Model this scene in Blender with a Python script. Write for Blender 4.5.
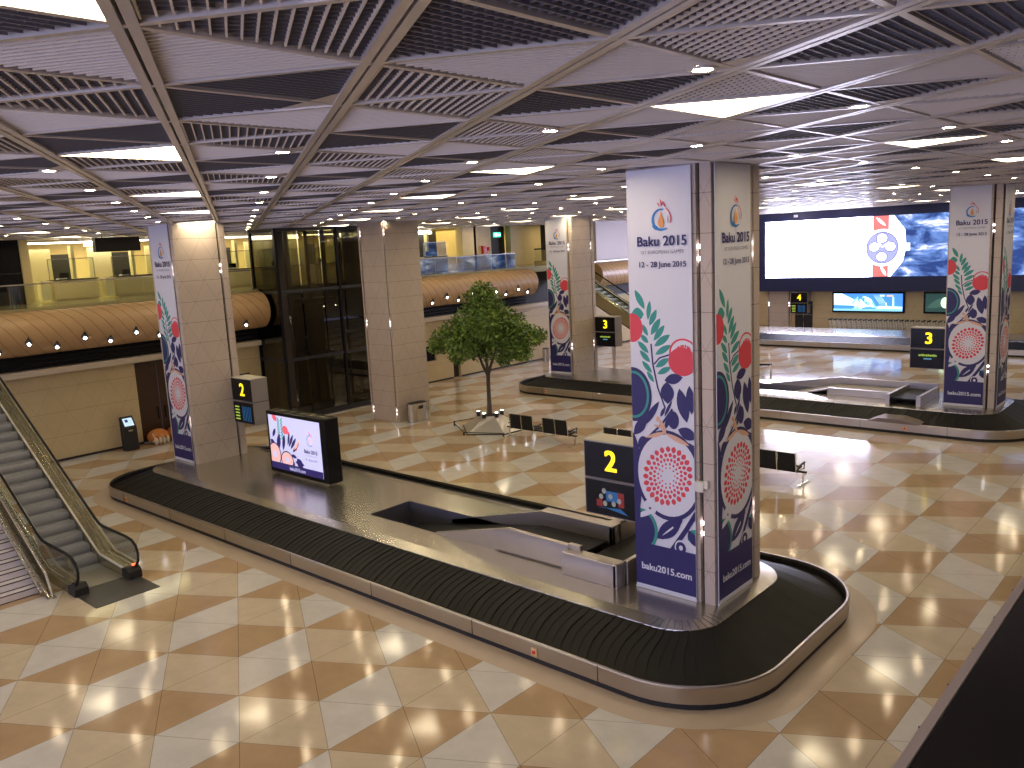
import bpy, math, random
from math import pi, sin, cos, radians, sqrt
from mathutils import Vector, Matrix
random.seed(7)
for o in list(bpy.data.objects): bpy.data.objects.remove(o)
sc = bpy.context.scene
col = sc.collection

# ------------------------------------------------------------------ camera
PITCH, ROLL, YAW = radians(9.5069), radians(-2.95067), radians(-42.29744)
CAM_H = 7.80184
cy, sy = cos(YAW), sin(YAW)
fv = Vector((sy * cos(PITCH), cy * cos(PITCH), -sin(PITCH)))
rv = Vector((cy, -sy, 0)); uv_ = rv.cross(fv)
r2 = cos(ROLL) * rv + sin(ROLL) * uv_
u2 = -sin(ROLL) * rv + cos(ROLL) * uv_
cam = bpy.data.cameras.new('camera'); co = bpy.data.objects.new('camera', cam); col.objects.link(co)
cam.sensor_width = 36; cam.lens = 837.77 / 1024 * 36
cam.clip_start = 0.05; cam.clip_end = 300
co.matrix_world = Matrix(((r2.x, u2.x, -fv.x, 0), (r2.y, u2.y, -fv.y, 0), (r2.z, u2.z, -fv.z, CAM_H), (0, 0, 0, 1)))
sc.camera = co

# ------------------------------------------------------------------ world, daylight, exposure
w = bpy.data.worlds.new('world'); sc.world = w; w.use_nodes = True
bg = w.node_tree.nodes['Background']; bg.inputs[0].default_value = (0.55, 0.55, 0.95, 1); bg.inputs[1].default_value = 0.40
def area(name, loc, rot, sx, sy_, power, color):
    l = bpy.data.lights.new(name, 'AREA'); l.shape = 'RECTANGLE'; l.size = sx; l.size_y = sy_; l.energy = power; l.color = color
    o = bpy.data.objects.new(name, l); col.objects.link(o); o.location = loc; o.rotation_euler = rot; return o
# daylight from the glazed front behind the camera, and warm lighting of the upper hall on the left
area('daylight_from_front_glazing', (-11, -16.6, 4.6), (radians(90), 0, 0), 52, 8, 3400, (0.54, 0.53, 1.0))
area('upper_hall_lighting', (-43.0, 26, 8.9), (0, 0, 0), 4, 50, 1000, (1.0, 0.80, 0.34))
sc.view_settings.view_transform = 'Standard'; sc.view_settings.look = 'None'; sc.view_settings.gamma = 1.0
sc.view_settings.use_curve_mapping = False
sc.view_settings.exposure = 0.95
sc.cycles.use_denoising = True
sc.cycles.max_bounces = 7; sc.cycles.diffuse_bounces = 3; sc.cycles.glossy_bounces = 4; sc.cycles.transmission_bounces = 6
sc.cycles.transparent_max_bounces = 12
sc.cycles.caustics_reflective = False; sc.cycles.caustics_refractive = False
sc.cycles.sample_clamp_indirect = 4.0

# ------------------------------------------------------------------ materials
MATS = {}
def mat(name, c, rough=0.5, metal=0.0, emis=0.0, ecol=None, noise=0.06, nscale=8.0, spec=0.5, alpha=None, coat=0.0):
    if name in MATS: return MATS[name]
    m = bpy.data.materials.new(name); m.use_nodes = True; nt = m.node_tree; b = nt.nodes['Principled BSDF']
    b.inputs['Base Color'].default_value = (*c, 1); b.inputs['Roughness'].default_value = rough; b.inputs['Metallic'].default_value = metal
    b.inputs['Specular IOR Level'].default_value = spec
    if coat: b.inputs['Coat Weight'].default_value = coat
    if emis:
        b.inputs['Emission Color'].default_value = (*(ecol or c), 1); b.inputs['Emission Strength'].default_value = emis
    elif noise:
        tc = nt.nodes.new('ShaderNodeTexCoord'); n = nt.nodes.new('ShaderNodeTexNoise'); n.inputs['Scale'].default_value = nscale; n.inputs['Detail'].default_value = 3
        mr = nt.nodes.new('ShaderNodeMapRange'); mr.inputs[3].default_value = 1 - noise; mr.inputs[4].default_value = 1 + noise
        mx = nt.nodes.new('ShaderNodeVectorMath'); mx.operation = 'SCALE'; mx.inputs[0].default_value = c
        nt.links.new(tc.outputs['Object'], n.inputs['Vector']); nt.links.new(n.outputs['Fac'], mr.inputs[0]); nt.links.new(mr.outputs[0], mx.inputs['Scale'])
        nt.links.new(mx.outputs[0], b.inputs['Base Color'])
    if alpha is not None: b.inputs['Alpha'].default_value = alpha
    MATS[name] = m; return m
def nd(nt, typ, **kw):
    n = nt.nodes.new(typ)
    for k, v in kw.items(): setattr(n, k, v)
    return n
def glassm(name, tint, gloss=0.25, rough=0.02):
    m = bpy.data.materials.new(name); m.use_nodes = True; nt = m.node_tree; nt.nodes.remove(nt.nodes['Principled BSDF'])
    t = nd(nt, 'ShaderNodeBsdfTransparent'); t.inputs[0].default_value = (*tint, 1)
    g = nd(nt, 'ShaderNodeBsdfGlossy'); g.inputs['Roughness'].default_value = rough
    fr = nd(nt, 'ShaderNodeFresnel'); fr.inputs[0].default_value = 1.5
    ma = nd(nt, 'ShaderNodeMath', operation='MULTIPLY_ADD'); ma.inputs[1].default_value = 0.7; ma.inputs[2].default_value = gloss * 0.2
    mx = nd(nt, 'ShaderNodeMixShader')
    nt.links.new(fr.outputs[0], ma.inputs[0]); nt.links.new(ma.outputs[0], mx.inputs[0]); nt.links.new(t.outputs[0], mx.inputs[1]); nt.links.new(g.outputs[0], mx.inputs[2])
    nt.links.new(mx.outputs[0], nt.nodes['Material Output'].inputs[0]); MATS[name] = m; return m
def tri_line_mat(name, base, line, h, rough=0.35, lw=0.014, diag=True, strength=1.0):
    """stone cladding with triangular joints cut into it"""
    m = bpy.data.materials.new(name); m.use_nodes = True; nt = m.node_tree; b = nt.nodes['Principled BSDF']; L = nt.links.new
    b.inputs['Roughness'].default_value = rough
    tc = nd(nt, 'ShaderNodeTexCoord'); sp = nd(nt, 'ShaderNodeSeparateXYZ'); L(tc.outputs['Object'], sp.inputs[0])
    ge = nd(nt, 'ShaderNodeSeparateXYZ'); L(tc.outputs['Normal'], ge.inputs[0])
    def M(op, a, b_=None, c=None):
        n = nd(nt, 'ShaderNodeMath', operation=op)
        for i, x in enumerate((a, b_, c)):
            if x is None: continue
            if isinstance(x, (int, float)): n.inputs[i].default_value = x
            else: L(x, n.inputs[i])
        return n.outputs[0]
    ax = M('ABSOLUTE', ge.outputs[0]); isx = M('GREATER_THAN', ax, 0.5)
    u = M('ADD', M('MULTIPLY', sp.outputs[1], isx), M('MULTIPLY', sp.outputs[0], M('SUBTRACT', 1.0, isx)))
    z = sp.outputs[2]
    def fam(v, wd):
        f = M('FRACT', M('DIVIDE', v, h)); d = M('ABSOLUTE', M('SUBTRACT', f, 0.5)); return M('GREATER_THAN', d, 0.5 - wd / h / 2)
    l1 = fam(z, lw)
    hz = M('MULTIPLY', z, 0.5); hu = M('MULTIPLY', u, 0.866)
    l2 = M('MAXIMUM', fam(M('ADD', hz, hu), lw), fam(M('SUBTRACT', hz, hu), lw))
    tot = M('MAXIMUM', l1, M('MULTIPLY', l2, 0.55 if diag else 0.0))
    n = nd(nt, 'ShaderNodeTexNoise'); n.inputs['Scale'].default_value = 2.5; n.inputs['Detail'].default_value = 5; L(tc.outputs['Object'], n.inputs['Vector'])
    mr = nd(nt, 'ShaderNodeMapRange'); mr.inputs[3].default_value = .92; mr.inputs[4].default_value = 1.08; L(n.outputs['Fac'], mr.inputs[0])
    sc_ = nd(nt, 'ShaderNodeVectorMath', operation='SCALE'); sc_.inputs[0].default_value = base; L(mr.outputs[0], sc_.inputs['Scale'])
    mx = nd(nt, 'ShaderNodeMix', data_type='RGBA'); L(M('MULTIPLY', tot, strength), mx.inputs[0]); L(sc_.outputs[0], mx.inputs[6]); mx.inputs[7].default_value = (*line, 1)
    L(mx.outputs[2], b.inputs['Base Color']); MATS[name] = m; return m
def floor_mat(name, c, grout):
    m = bpy.data.materials.new(name); m.use_nodes = True; nt = m.node_tree; b = nt.nodes['Principled BSDF']; L = nt.links.new
    b.inputs['Roughness'].default_value = 0.12; b.inputs['Specular IOR Level'].default_value = 0.36
    uvn = nd(nt, 'ShaderNodeUVMap'); sp = nd(nt, 'ShaderNodeSeparateXYZ'); L(uvn.outputs[0], sp.inputs[0])
    def M(op, a, b_=None):
        n = nd(nt, 'ShaderNodeMath', operation=op)
        for i, x in enumerate((a, b_)):
            if x is None: continue
            if isinstance(x, (int, float)): n.inputs[i].default_value = x
            else: L(x, n.inputs[i])
        return n.outputs[0]
    w_ = M('SUBTRACT', M('SUBTRACT', 1.0, sp.outputs[0]), sp.outputs[1])
    mn = M('MINIMUM', M('MINIMUM', sp.outputs[0], sp.outputs[1]), w_)
    g = M('LESS_THAN', mn, 0.005)
    tc = nd(nt, 'ShaderNodeTexCoord'); n = nd(nt, 'ShaderNodeTexNoise'); n.inputs['Scale'].default_value = 1.6; n.inputs['Detail'].default_value = 7; n.inputs['Roughness'].default_value = .65
    L(tc.outputs['Object'], n.inputs['Vector'])
    mr = nd(nt, 'ShaderNodeMapRange'); mr.inputs[1].default_value = .3; mr.inputs[2].default_value = .7; mr.inputs[3].default_value = .9; mr.inputs[4].default_value = 1.08; L(n.outputs['Fac'], mr.inputs[0])
    sc_ = nd(nt, 'ShaderNodeVectorMath', operation='SCALE'); sc_.inputs[0].default_value = c; L(mr.outputs[0], sc_.inputs['Scale'])
    mx = nd(nt, 'ShaderNodeMix', data_type='RGBA'); L(M('MULTIPLY', g, 0.65), mx.inputs[0]); L(sc_.outputs[0], mx.inputs[6]); mx.inputs[7].default_value = (*grout, 1)
    L(mx.outputs[2], b.inputs['Base Color'])
    r = nd(nt, 'ShaderNodeMapRange'); r.inputs[3].default_value = .06; r.inputs[4].default_value = .13; L(n.outputs['Fac'], r.inputs[0]); L(r.outputs[0], b.inputs['Roughness'])
    MATS[name] = m; return m
WHITE_T = floor_mat('white_marble', (0.60, 0.575, 0.56), (.2, .17, .14))
BEIGE_T = floor_mat('beige_marble', (0.56, 0.47, 0.36), (.2, .15, .1))
BROWN_T = floor_mat('tan_marble', (0.44, 0.305, 0.185), (.12, .08, .05))
BORDER = mat('border_marble', (0.52, 0.42, 0.33), 0.15, nscale=2)
STEEL = mat('brushed_steel', (0.60, 0.56, 0.49), 0.25, .93, noise=.05, nscale=3)
STEEL2 = mat('side_steel', (0.50, 0.46, 0.42), 0.3, 1.0, noise=.08, nscale=2)
CHROME = mat('polished_chrome', (0.78, 0.77, 0.75), 0.12, 1.0, noise=0)
RUBBER = mat('black_rubber', (0.007, 0.007, 0.007), 0.5, nscale=20, spec=.2)
BLACK = mat('black_gloss', (0.005, 0.005, 0.008), 0.25, noise=0, spec=.25)
BLACKM = mat('black_matt', (0.012, 0.011, 0.011), 0.6, noise=0)
NAVYF = mat('navy_black_frame', (0.010, 0.016, 0.075), 0.4, noise=0)
CLAD = tri_line_mat('column_stone', (0.53, 0.44, 0.375), (0.25, 0.2, 0.17), 0.71, rough=.5)
WALLM = tri_line_mat('wall_stone', (0.56, 0.45, 0.26), (0.34, 0.25, 0.14), 1.0, rough=.4, strength=.7, lw=.02)
WALLU = tri_line_mat('upper_wall_panel', (0.60, 0.48, 0.24), (0.4, 0.3, 0.14), 1.4, rough=.5, diag=False, strength=.6)
GREYW = mat('pale_lilac_wall', (0.50, 0.44, 0.44), 0.5)
WOODT = mat('tan_leather', (0.47, 0.30, 0.155), 0.42, nscale=1.5, noise=.12)
SEAM = mat('dark_seam', (0.10, 0.045, 0.02), 0.6, noise=0)
LEDGE = mat('cream_ledge', (0.62, 0.54, 0.42), 0.4)
DOORM = mat('dark_wood_door', (0.045, 0.02, 0.01), 0.35, noise=.2)
SLAT_SHADE = mat('ceiling_slat_shade', (0.20, 0.19, 0.22), 0.5, noise=0)  # darkness of the void seen between the blades, put into their colour
PLENUM = mat('ceiling_void', (0.018, 0.016, 0.02), 0.9, noise=0)
SLAT = mat('ceiling_slat', (0.80, 0.71, 0.61), 0.5, metal=0.0, noise=0)
FRAME = mat('ceiling_frame', (0.66, 0.60, 0.55), 0.32, metal=0.35, noise=0)
PANELW = mat('light_panel', (1, 0.97, 0.9), emis=8.0, ecol=(1.0, 0.84, 0.56))
DOWNL = mat('downlight_lens', (1, 1, 1), emis=105.0, ecol=(1.0, 0.81, 0.50))
DOTL = mat('groove_lamp', (1, 1, 1), emis=5.0, ecol=(0.98, 0.93, 1.0))
LAMPD = mat('white_led', (1, 1, 1), emis=12.0, ecol=(0.95, 0.95, 1.0))
STRIPL = mat('cove_light', (1, 1, 1), emis=5.0, ecol=(1.0, 0.95, 0.78))
GLASS = glassm('clear_glass', (0.94, 0.97, 0.91), .1)
DGLASS = glassm('smoked_glass', (0.40, 0.39, 0.28), .3)
BANW = mat('banner_white', (0.72, 0.72, 0.82), 0.55, noise=.02)
INK = {'W': BANW, 'T': mat('ink_teal', (0.04, 0.30, 0.27), .55, noise=0), 'N': mat('ink_navy', (0.025, 0.02, 0.13), .5, noise=0),
       'R': mat('ink_red', (0.72, 0.06, 0.09), .55, noise=0), 'K': mat('ink_peach', (0.72, 0.42, 0.30), .55, noise=0),
       'B': mat('ink_blue', (0.03, 0.22, 0.60), .55, noise=0), 'O': mat('ink_orange', (0.80, 0.34, 0.10), .55, noise=0),
       'G': mat('ink_grey', (0.22, 0.22, 0.30), .55, noise=0)}
INKK = list(INK)
YEL = mat('lit_yellow_digit', (1, .75, .02), emis=.75, ecol=(1.0, 0.70, 0.01))

KS = .981
def K3(x, y, z): return (x * KS, y * KS, CAM_H + (z - CAM_H) * KS)
# ------------------------------------------------------------------ mesh builder
class MB:
    def __init__(s): s.v = []; s.f = []; s.m = []
    def add(s, vs, fs, mi=0):
        n = len(s.v); s.v += [tuple(p) for p in vs]
        for f in fs: s.f.append(tuple(n + i for i in f)); s.m.append(mi)
        return s
    def box(s, x0, x1, y0, y1, z0, z1, mi=0):
        v = [(x, y, z) for z in (z0, z1) for x, y in ((x0, y0), (x1, y0), (x1, y1), (x0, y1))]
        return s.add(v, [(3, 2, 1, 0), (4, 5, 6, 7), (0, 1, 5, 4), (1, 2, 6, 5), (2, 3, 7, 6), (3, 0, 4, 7)], mi)
    def bar(s, p, q, w, h=None, mi=0, up=(0, 0, 1)):
        p, q = Vector(p), Vector(q); h = h or w; d = (q - p).normalized(); up = Vector(up)
        if abs(d.dot(up)) > .98: up = Vector((0, 1, 0))
        a = d.cross(up).normalized() * w / 2; b = a.cross(d).normalized() * h / 2
        v = [p - a - b, p + a - b, p + a + b, p - a + b, q - a - b, q + a - b, q + a + b, q - a + b]
        return s.add(v, [(0, 3, 2, 1), (4, 5, 6, 7), (0, 1, 5, 4), (1, 2, 6, 5), (2, 3, 7, 6), (3, 0, 4, 7)], mi)
    def path(s, pts, prof, mi=0, closed=False, up=(0, 0, 1), cap=True):
        """sweep a closed 2D profile (side, up) along pts"""
        pts = [Vector(p) for p in pts]; n = len(pts); k = len(prof); vs = []
        for i, p in enumerate(pts):
            a = pts[i - 1] if (i > 0 or closed) else p; b = pts[(i + 1) % n] if (i < n - 1 or closed) else p
            d = (b - a).normalized(); U = Vector(up)
            sd = d.cross(U)
            if sd.length < 1e-3: sd = Vector((0, 1, 0))
            sd.normalize(); uu = sd.cross(d).normalized()
            for x, y in prof: vs.append(p + sd * x + uu * y)
        fs = []
        for i in range(n if closed else n - 1):
            j = (i + 1) % n
            for t in range(k): u_ = (t + 1) % k; fs.append((i * k + t, j * k + t, j * k + u_, i * k + u_))
        if cap and not closed: fs += [tuple(range(k)), tuple((n - 1) * k + t for t in reversed(range(k)))]
        return s.add(vs, fs, mi)
    def tube(s, pts, r, n=8, mi=0, closed=False, up=(0, 0, 1), rs=None):
        if rs is None: return s.path(pts, [(r * cos(2 * pi * i / n), r * sin(2 * pi * i / n)) for i in range(n)], mi, closed, up)
        pts = [Vector(p) for p in pts]; vs = []
        for i, p in enumerate(pts):
            a = pts[max(i - 1, 0)]; b = pts[min(i + 1, len(pts) - 1)]; d = (b - a).normalized()
            sd = d.cross(Vector((.13, 1, .07))).normalized(); uu = sd.cross(d)
            for t in range(n): vs.append(p + rs[i] * (sd * cos(2 * pi * t / n) + uu * sin(2 * pi * t / n)))
        fs = [(i * n + t, (i + 1) * n + t, (i + 1) * n + (t + 1) % n, i * n + (t + 1) % n) for i in range(len(pts) - 1) for t in range(n)]
        return s.add(vs, fs + [tuple(range(n)), tuple((len(pts) - 1) * n + t for t in reversed(range(n)))], mi)
    def cyl(s, c, r, h, n=16, mi=0, axis='z', r1=None):
        r1 = r if r1 is None else r1; vs = []
        for k, rr in ((0, r), (1, r1)):
            for i in range(n):
                a = 2 * pi * i / n; x, y = rr * cos(a), rr * sin(a)
                vs.append({'z': (c[0] + x, c[1] + y, c[2] + k * h), 'x': (c[0] + k * h, c[1] + x, c[2] + y), 'y': (c[0] + x, c[1] + k * h, c[2] + y)}[axis])
        fs = [(i, (i + 1) % n, n + (i + 1) % n, n + i) for i in range(n)] + [tuple(reversed(range(n))), tuple(range(n, 2 * n))]
        return s.add(vs, fs, mi)
    def prism(s, poly, z0, z1, mi=0, top=True, bottom=True):
        n = len(poly); vs = [(x, y, z0) for x, y in poly] + [(x, y, z1) for x, y in poly]
        fs = [(i, (i + 1) % n, n + (i + 1) % n, n + i) for i in range(n)]
        if top: fs.append(tuple(range(n, 2 * n)))
        if bottom: fs.append(tuple(reversed(range(n))))
        return s.add(vs, fs, mi)
    def prismY(s, poly, y0, y1, mi=0):
        n = len(poly); vs = [(x, y0, z) for x, z in poly] + [(x, y1, z) for x, z in poly]
        return s.add(vs, [(i, (i + 1) % n, n + (i + 1) % n, n + i) for i in range(n)] + [tuple(range(n, 2 * n)), tuple(reversed(range(n)))], mi)
    def build(s, name, mats, parent=None, smooth=False, bevel=0.0, loc=None):
        me = bpy.data.meshes.new(name); me.from_pydata(s.v, [], s.f)
        if not isinstance(mats, (list, tuple)): mats = [mats]
        for m in mats: me.materials.append(m)
        if len(mats) > 1: me.polygons.foreach_set('material_index', s.m)
        if smooth: me.polygons.foreach_set('use_smooth', [True] * len(me.polygons))
        me.update(); o = bpy.data.objects.new(name, me); col.objects.link(o)
        if parent: o.parent = parent
        if loc: o.location = loc
        if smooth:
            md = o.modifiers.new('es', 'EDGE_SPLIT'); md.split_angle = radians(40)
        if bevel:
            md = o.modifiers.new('bv', 'BEVEL'); md.width = bevel; md.segments = 2; md.limit_method = 'ANGLE'
        return o
def tag(o, label, cat, group=None):
    o['label'] = label; o['category'] = cat
    if group: o['group'] = group
    elif 'group' in o: del o['group']
    return o
def thing(name, label, cat, loc=(0, 0, 0), rz=0.0, group=None):
    o = bpy.data.objects.new(name, None); col.objects.link(o); o.location = loc; o.rotation_euler = (0, 0, rz); o.empty_display_size = .2
    return tag(o, label, cat, group)
def struct(o, label=None):
    o['kind'] = 'structure'
    if label: o['label'] = label
    return o
def dup(root, loc=None, rz=None, label=None, group=None):
    def cp(o, par):
        c = o.copy(); col.objects.link(c); c.parent = par
        for ch in list(o.children): cp(ch, c)
        return c
    c = cp(root, None)
    if loc is not None: c.location = loc
    if rz is not None: c.rotation_euler = (0, 0, rz)
    if label: c['label'] = label
    if group: c['group'] = group
    return c
FC = {}
def text_geo(txt, size):
    key = txt
    if key not in FC:
        cu = bpy.data.curves.new('t', 'FONT'); cu.body = txt; cu.size = 1.0; cu.align_x = 'CENTER'; cu.resolution_u = 3
        o = bpy.data.objects.new('t', cu); col.objects.link(o); dg = bpy.context.evaluated_depsgraph_get(); dg.update()
        me = bpy.data.meshes.new_from_object(o.evaluated_get(dg))
        FC[key] = ([tuple(v.co) for v in me.vertices], [tuple(p.vertices) for p in me.polygons])
        bpy.data.objects.remove(o); bpy.data.meshes.remove(me)
    v, f = FC[key]; return [(x * size, y * size) for x, y, z in v], f
class Flat:
    """flat print on the plane y=0 facing -y: u to the right, v up; layers a fraction of a millimetre apart"""
    def __init__(s, mb, clip, keys, y0=0.0, step=0.0003): s.mb = mb; s.c = clip; s.k = keys; s.y = y0; s.step = step; s.lay = 1; s.hold = False
    def poly(s, pts, key):
        if not s.hold: s.lay += 1
        u0, u1, v0, v1 = s.c
        for ax, lim, sg in ((0, u0, 1), (0, u1, -1), (1, v0, 1), (1, v1, -1)):
            out = []
            for i in range(len(pts)):
                a, b = pts[i - 1], pts[i]; ia = (a[ax] - lim) * sg >= 0; ib = (b[ax] - lim) * sg >= 0
                if ia != ib:
                    t = (lim - a[ax]) / (b[ax] - a[ax]); out.append((a[0] + t * (b[0] - a[0]), a[1] + t * (b[1] - a[1])))
                if ib: out.append(b)
            pts = out
            if len(pts) < 3: return
        ar = sum(pts[i - 1][0] * pts[i][1] - pts[i][0] * pts[i - 1][1] for i in range(len(pts)))
        if ar < 0: pts = pts[::-1]
        y = s.y - s.step * s.lay
        s.mb.add([(u, y, v) for u, v in pts], [tuple(range(len(pts)))], s.k.index(key))
    def leaf(s, x0, y0, x1, y1, w, key, n=7):
        dx, dy = x1 - x0, y1 - y0; L = math.hypot(dx, dy) or 1; nx, ny = -dy / L, dx / L; a, b = [], []
        for i in range(n + 1):
            t = i / n; ww = w / 2 * sin(pi * t) ** .8; x, y = x0 + dx * t, y0 + dy * t
            a.append((x + nx * ww, y + ny * ww)); b.append((x - nx * ww, y - ny * ww))
        s.poly(a + b[::-1][1:-1], key)
    def ell(s, x, y, rx, ry, key, n=36): s.poly([(x + rx * cos(2 * pi * i / n), y + ry * sin(2 * pi * i / n)) for i in range(n)], key)
    def line(s, pts, w, key):
        for i in range(len(pts) - 1):
            (x0, y0), (x1, y1) = pts[i], pts[i + 1]; L = math.hypot(x1 - x0, y1 - y0) or 1; nx, ny = -(y1 - y0) / L * w / 2, (x1 - x0) / L * w / 2
            ex, ey = (x1 - x0) / L * w * .2, (y1 - y0) / L * w * .2
            s.poly([(x0 + nx - ex, y0 + ny - ey), (x0 - nx - ex, y0 - ny - ey), (x1 - nx + ex, y1 - ny + ey), (x1 + nx + ex, y1 + ny + ey)], key)
    def rect(s, x0, x1, y0, y1, key): s.poly([(x0, y0), (x1, y0), (x1, y1), (x0, y1)], key)
    def text(s, txt, x, y, size, key, sx=1.0, bold=0.0):
        v, f = text_geo(txt, size); s.lay += 1
        for dx in ([0] if not bold else [-bold, 0, bold]):
            for dz in ([0] if not bold else [-bold * .6, bold * .6]):
                s.mb.add([(x + a * sx + dx, s.y - s.step * s.lay - (dx + dz) * .004, y + b + dz) for a, b in v], f, s.k.index(key))
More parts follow.
